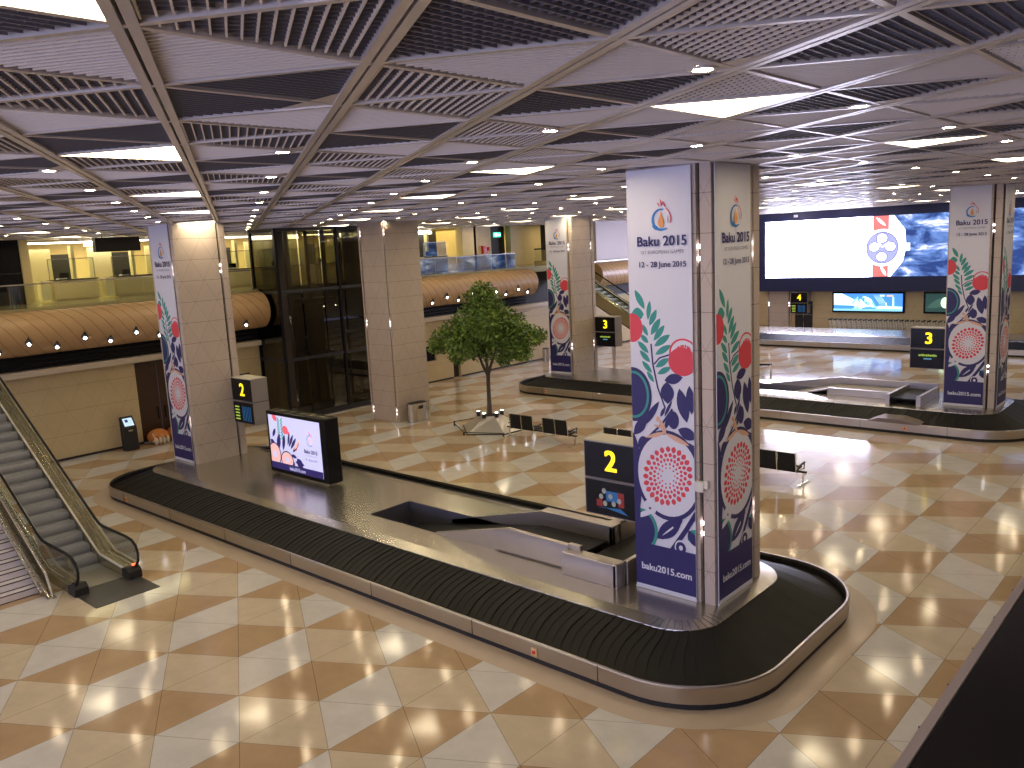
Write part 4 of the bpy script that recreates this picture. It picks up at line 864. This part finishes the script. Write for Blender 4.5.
for a, b_ in ((8.85, 3.15), (9.95, 3.15), (9.38, 2.45), (9.4, 3.75)):
    F.ell(a, b_, .40, .36, 'n', 20); F.ell(a, b_, .35, .31, 's', 20); F.ell(a, b_, .2, .18, 'd', 16); F.ell(a, b_, .15, .13, 's', 14)
F.leaf(9.4, 3.08, 9.1, 3.6, .1, 's'); F.leaf(9.4, 3.08, 9.9, 3.5, .08, 's')
m.build('led_picture', [LW, cl, LG, LR, LS, LN], t)
tag(MB().box(-.13, .13, -.16, 0, -.09, .09).build('camera_box', mat('pale_box', (.55, .55, .65), .4), loc=(-26.85, YB - .76, 8.75)), 'tiny pale camera box above the white part of the video wall', 'camera')
def wall_screen(label, x0, x1, z0, z1, pic):
    t = thing('wall_screen', label, 'screen', (x0, YB, z0)); W_ = x1 - x0; H_ = z1 - z0
    MB().box(0, W_, -.14, -.002, 0, H_).build('frame', BLACK, t, bevel=.015)
    m = MB(); F = Flat(m, (.13, W_ - .13, .13, H_ - .13), ['a', 'b', 'c', 'd'], -.142, .002); F.rect(0, W_, 0, H_, 'a')
    if pic == 'port':
        ms = [mat('pic_sky', (.04, .2, .7), emis=0.78, ecol=(.06, .24, .75)), mat('pic_pale', (.7, .9, 1), emis=0.96, ecol=(.65, .85, .95)), mat('pic_mid', (.2, .5, .8), emis=0.78, ecol=(.22, .55, .75)), mat('pic_warm', (.8, .6, .4), emis=0.66, ecol=(.75, .5, .3))]
        rr = random.Random(4)
        for k in range(12): F.poly([(.1, .55 + k * .09), (1.8 + rr.random() * .4, .5 + k * .02), (1.8, .53 + k * .03), (.1, .6 + k * .1)], 'b')
        for k in range(26):
            F.leaf(1.4 + rr.random() * 1.6, .25 + rr.random() * .8, 1.5 + rr.random() * 1.8, .25 + rr.random() * 1.0, .1 + .12 * rr.random(), 'bcb'[k % 3])
        F.rect(.1, W_, .1, .28, 'c'); F.poly([(3.2, .3), (W_, .3), (W_, .45), (3.4, .5)], 'b'); F.rect(4.35, 4.45, .4, 1.15, 'b'); F.rect(3.9, 3.95, .4, .75, 'b')
        for k in range(4): F.leaf(3.0 + k * .14, 1.35, 3.6 + k * .14, .5, .03, 'b')
        F.rect(3.5, 3.8, 1.2, 1.3, 'b'); F.rect(3.95, 4.4, 1.18, 1.3, 'd')
    else:
        ms = [mat('pic_dark', (.02, .06, .06), emis=.5, ecol=(.02, .06, .055)), mat('pic_lime', (.7, 1, .6), emis=0.96, ecol=(.65, .95, .6)), mat('pic_teal', (.05, .12, .1), emis=.5, ecol=(.05, .12, .1)), BLACK]
        F.leaf(.2, .4, 2.2, 1.2, .6, 'c'); F.ell(1.42, .76, .3, .38, 'b', 18); F.rect(1.45, 1.7, .42, 1.1, 'b')
    m.build('picture', ms, t)
wall_screen('wide wall screen showing a bright blue port scene', -24.3, -19.15, 1.5, 3.02, 'port')
wall_screen('darker wall screen with a pale green blob beside the right-hand column', -17.9, -12.8, 1.5, 3.02, 'dark')

# ================================================================== ESCALATORS AND STAIRS
SL = math.tan(radians(30))
def escalator(label, x0, yc, ztop=6.28, lamp=True):
    t = thing('escalator', label, 'escalator', (x0, yc, 0)); hw = .5; bw = .72
    K = -2.0; top = K - ztop / SL; end = top - 1.6     # x of the lower and upper knees
    def zl(x): return 0 if x > K else min(ztop, (K - x) * SL)
    # steps
    n0 = int((K - top) / .405)
    smt = mat('escalator_step', (.33, .34, .40), .4, .2, noise=.1, nscale=10)
    for k in range(n0):
        xa = K + .25 - k * .4; za = .02 + k * .4 * SL
        if x0 + xa < -34.6 and k > 30: break
        m = MB().box(xa - .42, xa, -hw, hw, za - .05, za)
        pr = [(xa, za), (xa + .02, za - .06), (xa + .025, za - .14), (xa + .0, za - .235), (xa - .03, za - .235), (xa - .03, za)]
        m.prismY(pr, -hw, hw); m.build('step', smt, t)
    MB().box(K + .25, -.55, -hw, hw, -.0, .02).build('comb_landing', mat('landing_steel', (.32, .31, .28), .35, .8), t)
    MB().box(-.75, .85, -.76, .76, .0, .012).build('floor_plate', mat('floor_plate_dark', (.07, .07, .07), .45, .4, nscale=30), t)
    for s_ in (-1, 1):
        y = s_ * bw; yy = sorted((s_ * (hw + .01), s_ * (bw + .07)))
        # deck / skirt casing
        lo = [(-.45, .0), (K + .1, .0)] + [(top, ztop - .0), (end, ztop)]
        m = MB(); up_ = [(-.25, .02), (-.28, .20), (K + .05, .26), (K - .25, .40), (top - .25, ztop + .26), (end, ztop + .26)]
        dn = [(end, ztop - .62), (top - .1, ztop - .62), (K - 1.0, -.0), (-.25, 0)]
        if dn[2][1] < 0: dn[2] = (K - 1.0, 0)
        m.prismY(up_[1:] + dn[:-1] + [(-.25, 0.0)], yy[0], yy[1]); m.build('skirt_casing', mat('casing_steel', (.5, .46, .32), .25, .85, noise=.05, nscale=2), t)
        # shining inner edge of the skirt
        e = [(-.6, s_ * (hw + .02), .235), (K + .05, s_ * (hw + .02), .29), (K - .25, s_ * (hw + .02), .43), (top - .25, s_ * (hw + .02), ztop + .29)]
        MB().tube(e, .03, 6).build('skirt_edge', mat('skirt_aluminium', (.85, .82, .80), .35, .5, noise=0), t)
        # handrail path
        hp = [(-.50, .26), (-.28, .3), (-.12, .48), (-.08, .66), (-.16, .84), (-.36, .95), (-.7, .985), (K - .1, .99), (K - .3, 1.02), (K - .55, 1.13), (top - .5, ztop + 1.0 + .0), (top - .9, ztop + 1.06), (end, ztop + 1.06)]
        def zt(x): return None
        pts = [(a, y, b) for a, b in hp]
        MB().path(pts, [(.042 * cos(q * pi / 4), .03 * sin(q * pi / 4)) for q in range(8)], up=(0, 1, 0)).build('handrail', RUBBER, t, smooth=True)
        g = [(a, b - .02) for a, b in hp[1:]] + [(end, ztop + .2), (top - .25, ztop + .2), (K - .25, .36), (K + .05, .22), (-.3, .18)]
        MB().prismY(g, y - .006, y + .006).build('glass_panel', GLASS, t)
        MB().tube([(-.35, y, .27), (K + .05, y, .33), (K - .25, y, .47), (top - .25, y, ztop + .33)], .016, 6).build('glass_clamp', CHROME, t)
        MB().prismY([(-.62, 0.0), (-.2, 0), (-.2, .2), (-.32, .3), (-.62, .24)], yy[0] - .03, yy[1] + .03).build('newel_box', BLACKM, t, bevel=.02)
        if lamp and s_ == 1: MB().cyl((-.38, y - .02, .30), .045, .03, 12).build('red_indicator', mat('red_lamp', (1, .05, .02), emis=3.0, ecol=(1, .08, .03)), t)
    # soffit
    MB().prismY([(K - 1.0, .0), (K - 1.2, 0.0), (top - .1, ztop - .7), (end, ztop - .7), (end, ztop - .62), (top - .1, ztop - .62)], -.76, .76).build('soffit', BLACKM, t)
    return t
escalator('glass-sided escalator at the left edge with a black floor plate at its foot', -20.42, 7.65)
t = escalator('far escalator behind the column beyond the tree', -22.9, 44.75, lamp=False)
t = thing('escalator_support', 'tapered grey prop under the far escalator', 'support', (-31.3, 44.4, 0))
MB().cyl((0, 0, 0), .09, 2.35, 14, r1=.26).build('post', GREYW, t)
# stairs beside the near escalator
t = thing('staircase', 'pale stone stairs with black nosings beside the left escalator', 'stairs', (-21.73, 0, 0))
STONE = mat('stair_stone', (.74, .69, .72), .3); m = MB(); q = MB(); n_ = 37
for k in range(n_):
    x = -.3 * k; z = .17 * (k + 1)
    m.box(x - .32, x, 2.6, 6.4, max(0, z - .4), z - .0); q.box(x - .035, x + .012, 2.6, 6.4, z - .002, z + .012); q.box(x, x + .004, 2.6, 6.4, z - .17, z - .15)
m.build('treads', STONE, t); q.build('nosings', BLACKM, t)
st_ = MB().prismY([(.6, 0), (.2, 0), (-.3 * n_, .17 * n_ - .25), (-.3 * n_, .17 * n_ + .25), (.35, .2)], 6.40, 6.46).build('stringer', STEEL, t)
gl = MB().prismY([(.55, .15), (.2, .2), (-.3 * n_, .17 * n_ + .2), (-.3 * n_, .17 * n_ + 1.05), (.1, 1.0), (.2, .9)], 6.52, 6.53).build('glass_guard', GLASS, t)
MB().tube([(.58, 6.525, .02), (.3, 6.525, .55), (-.3 * n_ - .2, 6.525, .17 * n_ + .95)], .03, 8).build('guard_rail', STEEL, t)
MB().tube([(.4, 6.34, .15), (-.3 * n_ - .2, 6.34, .17 * n_ + .62)], .024, 8).build('low_rail', STEEL, t)
MB().box(.5, .68, 6.48, 6.58, 0, .03).build('rail_foot', STEEL, t)

# ================================================================== GLASS LIFT
t = thing('glass_lift_shaft', 'tall dark glass and steel lift shaft beside the bare column', 'lift shaft', (-36.0, 21.7, 0))
W_ = 2.05; L_ = 4.95
for k in range(4):
    for z0, z1 in ((.3, 2.9), (2.95, 6.1), (6.15, 8.95)):
        MB().box(W_ - .01, W_, k * 1.237 + .04, k * 1.237 + 1.2, z0, z1).build('front_pane', DGLASS, t)
for z0, z1 in ((.3, 2.9), (2.95, 6.1), (6.15, 8.95)):
    MB().box(.1, W_ - .1, 0, .01, z0, z1).build('side_pane', DGLASS, t); MB().box(.1, W_ - .1, L_ - .01, L_, z0, z1).build('side_pane', DGLASS, t)
for x, y in ((0, 0), (W_, 0), (W_, L_), (0, L_), (W_ - .1, 1.75), (.3, 1.75), (W_, 3.4)):
    MB().box(x - .06, x + .06, y - .06, y + .06, 0, HC + .3).build('steel_post', BLACK, t)
for z in (2.92, 6.12, 8.97): MB().box(W_ - .05, W_ + .05, 0, L_, z - .07, z + .07).box(0, W_, -.05, .05, z - .07, z + .07).box(0, W_, L_ - .05, L_ + .05, z - .07, z + .07).build('cross_beam', BLACKM, t)
MB().box(-.05, W_ + .12, -.12, L_ + .1, 0, .28).build('plinth', BLACKM, t); MB().box(W_ + .12, W_ + .15, -.12, L_ + .1, 0.0, .05).build('kick_strip', STEEL, t)
for y in (.35, 1.6, 3.7, 4.6): MB().box(.55, .67, y - .05, y + .05, 0, HC).box(.5, .55, y - .12, y + .12, 0, HC).build('guide_rail', mat('guide_steel', (.16, .16, .15), .3, .7), t)
MB().cyl((.9, .85, .28), .3, 5.6, 20).cyl((.9, .85, 5.88), .34, 3.1, 20).build('lift_ram', mat('ram_olive', (.16, .15, .08), .4, .4), t)
MB().tube([(1.4, 2.6, 5.6), (1.4, 2.6, 8.9)], .02, 6).tube([(1.5, 2.75, 5.6), (1.5, 2.75, 8.9)], .012, 6).build('cable', CHROME, t)
car = thing('lift_car', 'dark glass lift car stopped halfway up the shaft', 'lift', (-35.1, 24.35, 2.95))
MB().box(-.75, .8, -.85, .85, 0, .18).box(-.75, .8, -.85, .85, 2.5, 2.7).build('floor_and_roof', mat('car_steel', (.09, .09, .08), .35, .7), car)
MB().box(.76, .78, -.8, .8, .18, 2.5).box(-.74, .78, -.82, -.8, .18, 2.5).box(-.74, .78, .8, .82, .18, 2.5).build('car_glass', DGLASS, car)
MB().box(-.75, -.7, -.8, .8, .18, 2.5).build('car_back', mat('car_back', (.06, .05, .04), .3, .5), car)
for x, y in ((.78, -.82), (.78, .82), (-.72, -.82), (-.72, .82)): MB().box(x - .05, x + .05, y - .05, y + .05, 0, 2.7).build('car_post', BLACK, car)
MB().tube([(.7, -.7, 1.1), (.7, .7, 1.1)], .02, 6).build('hand_rail', CHROME, car)
for y in (-.7, 0, .7): MB().cyl((.79, y, 2.3), .025, .02, 8, axis='x').build('car_lamp', LAMPD, car)
# landing doors glimpsed at the foot of the shaft
MB().box(.1, .18, 3.5, 3.62, .28, 2.5).box(.1, .18, 4.5, 4.62, .28, 2.5).box(.1, .18, 3.5, 4.62, 2.4, 2.5).box(.08, .16, 3.95, 4.05, .28, 2.4).build('landing_door', STEEL, t)
tag(MB().bar((-34.2, 18.6, 2.6), (-34.2, 19.9, 2.6), .1, .06).bar((-34.2, 18.7, 0), (-34.2, 18.7, 2.6), .05).bar((-34.5, 18.7, 0), (-34.5, 18.7, 2.6), .05).bar((-34.2, 18.7, 1.2), (-34.5, 18.7, 1.2), .03).bar((-34.2, 18.7, 2.0), (-34.5, 18.7, 2.0), .03).build('service_ladder', BLACKM), 'thin black ladder frame at the left end of the lift shaft', 'ladder')
struct(MB().box(XW, XW + 1.7, 27.2, 28.2, 3.4, 3.7).box(XW - .0, XW + .5, 21.6, 28.2, 5.4, 6.3).build('trim_7', BLACKM))

# ================================================================== TREE IN ITS FACETED PLANTER
t = thing('indoor_tree', 'leafy green indoor tree rising from a faceted metal planter', 'tree', (-24.45, 25.35, .45))
rr = random.Random(11); BARK = mat('bark', (.055, .04, .03), .8, nscale=15, noise=.3)
m = MB(); m.tube([(0, 0, 0), (.02, 0, .8), (0, .02, 1.5), (.02, .02, 1.95)], 0, 10, rs=[.12, .095, .085, .085]); ends = []
for a0, r_, l in ((0.2, .62, 2.3), (2.2, .58, 2.4), (4.2, .55, 2.2), (5.4, .2, 2.8)):
    p = [(.02, .02, 1.85)]; 
    for k in range(1, 6):
        f = k / 5; p.append((r_ * f * 1.5 * cos(a0 + .3 * f) , r_ * f * 1.5 * sin(a0 + .3 * f), 1.85 + l * f))
    m.tube(p, 0, 8, rs=[.07, .06, .05, .035, .025, .012])
    for k in range(2, 6):
        for _ in range(3):
            an = rr.uniform(0, 2 * pi); q = Vector(p[k]); e_ = q + Vector((cos(an) * rr.uniform(.7, 1.4), sin(an) * rr.uniform(.7, 1.4), rr.uniform(.0, .7))); m.tube([q, (q + e_) / 2 + Vector((0, 0, .1)), e_], 0, 5, rs=[.022, .015, .006]); ends.append(e_)
m.build('trunk', BARK, t, smooth=True)
m = MB(); blobs = []
for (bx, by, bz, br) in [(q_[0] * .9, q_[1] * .9, q_[2] * .97 + .13, q_[3] * .97) for q_ in [(0, 0, 4.2, 1.35), (-.1, 0, 5.0, .95), (0, 0, 5.55, .5), (.9, .5, 3.9, 1.05), (-.9, -.5, 3.8, 1.05), (.6, -.8, 4.1, .95), (-.6, .8, 4.2, 1.0), (1.5, 1.1, 3.4, .8), (-1.5, -1.0, 3.45, .8), (.3, .3, 3.2, 1.1), (-.9, .1, 3.05, .85), (1.0, .9, 3.0, .8), (1.85, 1.5, 3.45, .5), (-1.9, -1.35, 3.2, .5), (-.3, -1.2, 3.3, .8), (.2, 1.3, 3.4, .8), (1.6, .8, 2.75, .5), (-1.2, -.7, 2.7, .5), (.6, .6, 2.45, .4)]]:
    for _ in range(int(1100 * br * br)):
        d_ = Vector((rr.gauss(0, 1), rr.gauss(0, 1), rr.gauss(0, 1))).normalized() * br * (rr.random() ** .45)
        d_.z *= .8; p = Vector((bx, by, bz)) + d_; a = Vector((rr.gauss(0, 1), rr.gauss(0, 1), rr.gauss(0, .6) - .5)).normalized(); b_ = a.cross(Vector((rr.gauss(0, 1), rr.gauss(0, 1), rr.gauss(0, 1)))).normalized()
        l = rr.uniform(.075, .13); w_ = l * .36
        m.add([p - a * l, p + b_ * w_, p + a * l, p - b_ * w_], [(0, 1, 2, 3)], rr.choice((0, 0, 1, 1, 2)))
fo = m.build('foliage', [mat('leaf_dark', (.065, .13, .015), .5, noise=0), mat('leaf_mid', (.125, .215, .025), .5, noise=0), mat('leaf_light', (.24, .33, .05), .5, noise=0)], t)
t = thing('faceted_planter', 'faceted polished metal planter at the foot of the tree', 'planter', (-24.45, 25.35, 0))
B = [(-1.55, -.1), (-.05, -1.35), (1.3, -.55), (1.45, .9), (.2, 1.5), (-1.1, 1.1)]; T = [(-.35, -.1), (.1, -.42), (.42, -.12), (.4, .3), (.0, .42), (-.32, .25)]
m = MB(); n = 6
m.add([(x, y, .03) for x, y in B] + [(x, y, .62) for x, y in T], [(i, (i + 1) % n, n + (i + 1) % n, n + i) for i in range(n)]); m.build('metal_facets', mat('planter_metal', (.66, .62, .60), .35, .6, noise=.03), t)
MB().prism([(x * 1.02, y * 1.02) for x, y in B], 0, .04).build('base_rim', BLACKM, t)
MB().add([(x, y, .60) for x, y in T], [tuple(range(6))]).build('soil', mat('soil', (.03, .02, .015), .9), t)
for x, y in ((-.42, -.25), (.15, -.5), (.5, -.1), (.35, .4)):
    sp_ = MB().cyl((x, y, .58), .085, .2, 10).build('uplight', BLACKM, t); MB().cyl((x, y, .785), .06, .01, 10).build('lens', LAMPD, sp_)
tag(MB().bar((-26.3, 25.0, .12), (-24.6, 23.9, .12), .03).bar((-24.6, 23.9, .12), (-23.0, 24.6, .12), .03).bar((-26.3, 25.0, 0), (-26.3, 25.0, .22), .05).bar((-24.6, 23.9, 0), (-24.6, 23.9, .14), .05).bar((-23.0, 24.6, 0), (-23.0, 24.6, .14), .05).bar((-26.3, 25, .2), (-26.0, 25.9, .2), .03).build('kerb_rail', BLACKM), 'low black rail around the faceted planter', 'rail')

# ================================================================== SEATING
def bench():
    t = thing('waiting_bench', 'black four-seat beam bench just right of the tree planter, seen from behind', 'bench', (-22.9, 24.5, 0), 0)
    MB().bar((0, .25, .40), (3.35, .25, .40), .08, .05).build('beam', BLACKM, t)
    PAD = mat('black_vinyl', (.007, .007, .007), .5, noise=0, spec=.3)
    for k, x in enumerate((.38, .96, 2.0, 2.58)):
        pad = MB().add([(x, .02, .42), (x + .53, .02, .42), (x + .53, .08, .42), (x, .08, .42), (x, -.03, 1.02), (x + .53, -.03, 1.02), (x + .53, .02, 1.03), (x, .02, 1.03)], [(0, 1, 5, 4), (1, 2, 6, 5), (2, 3, 7, 6), (3, 0, 4, 7), (4, 5, 6, 7), (0, 3, 2, 1)]).build('backrest', PAD, t, bevel=.015)
        MB().add([(x, .06, .42), (x + .53, .06, .42), (x + .53, .52, .46), (x, .52, .46), (x, .06, .47), (x + .53, .06, .47), (x + .53, .52, .52), (x, .52, .52)], [(0, 3, 2, 1), (4, 5, 6, 7), (0, 1, 5, 4), (1, 2, 6, 5), (2, 3, 7, 6), (3, 0, 4, 7)]).build('seat', PAD, t, bevel=.015)
    for x in (.36, .945, 1.52, 1.98, 2.565, 3.14):
        MB().bar((x, .02, .40), (x, -.04, 1.03), .022, .03).bar((x, .02, .4), (x, .5, .44), .022, .03).build('bracket', CHROME, t)
    for x in (.28, 1.6, 1.9, 3.2):
        MB().bar((x, .02, .62), (x, .48, .66), .05, .03).bar((x, .42, .44), (x, .45, .65), .025).build('armrest', BLACKM, t)
    for x in (.1, 3.25):
        MB().bar((x, .25, .05), (x, .25, .40), .05, .05).bar((x, -.12, .03), (x, .6, .03), .06, .04).build('leg', CHROME, t)
    MB().box(1.53, 1.95, .1, .48, .44, .47).build('side_table', BLACKM, t)
    return t
b0 = bench(); b0.scale = (1.07, 1.07, 1.0); b0['group'] = 'black beam benches'
dup(b0, (-18.1, 24.3, 0), 0, 'black beam bench showing just above the nearest number 2 sign')
dup(b0, (-13.75, 24.15, 0), 0, 'black beam bench emerging to the right of the nearest column')

# ================================================================== SMALL FLOOR THINGS
t = thing('litter_bin', 'polished steel litter bin beside the bare column', 'bin', (-28.62, 24.9, 0))
m = MB(); pl = [(-.28 * cos(pi * k / 8 - pi / 2 + pi) - 0, .28 * sin(pi * k / 8 - pi / 2 + pi) - .2) for k in range(0)]
A = [(.26 * cos(a), -.25 + .26 * sin(a)) for a in [pi + pi * k / 8 for k in range(9)]] + [(.26 * cos(a), .3 + .26 * sin(a)) for a in [pi * k / 8 for k in range(9)]]
m.prism(A, .02, .86).prism([(x * 1.03, y * 1.02) for x, y in A], .0, .05); m.build('body', STEEL, t, smooth=True)
MB().prism([(x * .8, y * .85) for x, y in A], .86, .88).build('lid', BLACKM, t); MB().box(.15, .27, -.12, .16, .6, .75).build('opening', BLACK, t); MB().box(.2, .28, .38, .5, .02, .87).build('corner_strip', CHROME, t)
t = thing('litter_bin', 'round steel litter bin by the wall beyond the tree', 'bin', (-35.3, 42.3, 0)); MB().cyl((0, 0, 0), .24, .85, 20).build('body', STEEL, t, smooth=True); MB().cyl((0, 0, .85), .2, .03, 20).build('lid', BLACKM, t)
t = thing('information_kiosk', 'slim black touch-screen kiosk against the lower left wall', 'kiosk', (-35.45, 14.75, 0))
m = MB().prismY([(.2, 0), (.24, .03), (.2, .98), (-.12, 1.42), (-.2, 1.42), (-.2, 0)], -.27, .27).build('body', BLACKM, t, bevel=.015)
d_ = Vector((.2 - (-.12), 0, .98 - 1.42)).normalized(); nrm = Vector((.44, 0, .32)).normalized(); c = Vector((.04, 0, 1.2)) + nrm * .006
v = [c + d_ * .19 + Vector((0, s_ * .2, 0)) for s_ in (-1, 1)] + [c - d_ * .19 + Vector((0, s_ * .2, 0)) for s_ in (1, -1)]
sc_ = MB().add(v, [(0, 1, 2, 3)]).build('touch_screen', mat('kiosk_screen', (.5, .7, .9), emis=.45, ecol=(.50, .68, .85)), t)
c2_ = c + nrm * .003 - d_ * .06; v = [c2_ + d_ * .07 + Vector((0, -.12, 0)), c2_ + d_ * .07 + Vector((0, -.0, 0)), c2_ - d_ * .07 + Vector((0, -.0, 0)), c2_ - d_ * .07 + Vector((0, -.12, 0))]
MB().add(v, [(0, 1, 2, 3)]).build('screen_window', mat('kiosk_blue', (.02, .03, .15), emis=.3, ecol=(.03, .05, .2)), sc_)
MB().box(.2, .225, -.1, .1, .82, .9).build('card_slot', STEEL, t)
FUR = mat('orange_fabric', (.55, .20, .05), .85, nscale=6, noise=.35); CRM = mat('cream_fabric', (.66, .55, .40), .85, nscale=8)
for k, (y, lab, s_) in enumerate(((16.05, 'orange and cream striped soft bundle nearest the kiosk', 1.0), (16.95, 'orange and cream striped soft bundle half hidden behind the left column', .95))):
    t = thing('soft_bundle', lab, 'bundle', (-35.62, y, 0))
    def lump(rx, ry, rz_, cx, cyy, cz, seed, n=20, m_=12):
        m = MB(); r3 = random.Random(seed); ph = [r3.uniform(0, 6) for _ in range(4)]; vs = []
        for i in range(m_ + 1):
            for j in range(n):
                a, b = pi * i / m_, 2 * pi * j / n; q = 1 + .08 * sin(3 * b + ph[0]) * sin(a) + .06 * sin(5 * b + ph[1]) * sin(a * 2)
                vs.append((cx + rx * sin(a) * cos(b) * q, cyy + ry * sin(a) * sin(b) * q, max(.0, cz + rz_ * cos(a))))
        m.add(vs, [(i * n + j, (i + 1) * n + j, (i + 1) * n + (j + 1) % n, i * n + (j + 1) % n) for i in range(m_) for j in range(n)]); return m
    lump(.42 * s_, .46 * s_, .33, -.02, 0, .30, k).build('body', FUR, t, smooth=True)
    for q in range(4):
        lump(.13, .075, .17, .36, -.27 + q * .17, .15 + .02 * (q % 2), q + 9, 12, 8).build('cream_pad', CRM, t, smooth=True)
        MB().tube([(.43 - abs(a - .5) * .5, -.36 + q * .17 + .04 * a, .1 + .4 * a) for a in (0, .25, .5, .75, 1)], .022, 6).build('stripe', FUR if q % 2 else CRM, t)
t = thing('wall_control_panel', 'dark control panel strip on the far wall beside sign number four', 'panel', (-23.0, YB, 1.75)); MB().box(-.1, .1, -.06, -.002, 0, .4).build('plate', STEEL, t); MB().box(-.14, .02, -.1, -.06, -.1, .12).build('handset', BLACK, t)

# trolleys nested in a row along the far wall
tr = None; TG = mat('trolley_steel', (.72, .70, .64), .4, .2, noise=0)
for k in range(27):
    x = -23.2 + k * .355
    if tr is None:
        tr = thing('luggage_trolley', 'silver luggage trolley nested in the long row by the far wall', 'luggage trolley', (x, 61.3, 0), 0, 'luggage trolleys in the row by the far wall')
        MB().bar((-.45, -.25, .16), (.5, -.28, .1), .04).bar((-.45, .25, .16), (.5, .28, .1), .04).bar((-.3, -.25, .16), (-.3, .25, .16), .04).bar((.3, -.27, .12), (.3, .27, .12), .04).build('base', TG, tr)
        MB().tube([(-.42, -.3, .15), (-.5, -.3, .8), (-.58, -.3, 1.12)], .045, 6).tube([(-.42, .3, .15), (-.5, .3, .8), (-.58, .3, 1.12)], .045, 6).bar((-.46, -.28, .45), (-.46, .28, .45), .03).bar((-.48, -.28, .7), (-.48, .28, .7), .03).build('frame', TG, tr)
        MB().bar((-.6, -.36, 1.13), (-.6, .36, 1.13), .08, .09).build('handle', BLACKM, tr)
        m = MB()
        for xx in (-.5, -.32): m.bar((xx, -.27, .72), (xx, .27, .72), .02)
        m.bar((-.5, -.27, .72), (-.2, -.27, .85), .02).bar((-.5, .27, .72), (-.2, .27, .85), .02).bar((-.2, -.27, .85), (-.2, .27, .85), .02).build('basket', TG, tr)
        for wx, wy in ((.42, 0), (-.4, -.26), (-.4, .26)): MB().cyl((wx, wy - .02, .06), .06, .04, 12, axis='y').build('wheel', RUBBER, tr)
    else: dup(tr, (x, 61.3, 0))
dup(tr, (-18.4, 39.0, 0), -1.1, 'single luggage trolley showing at the right edge of the nearest column')['group'] = 'lone trolley'
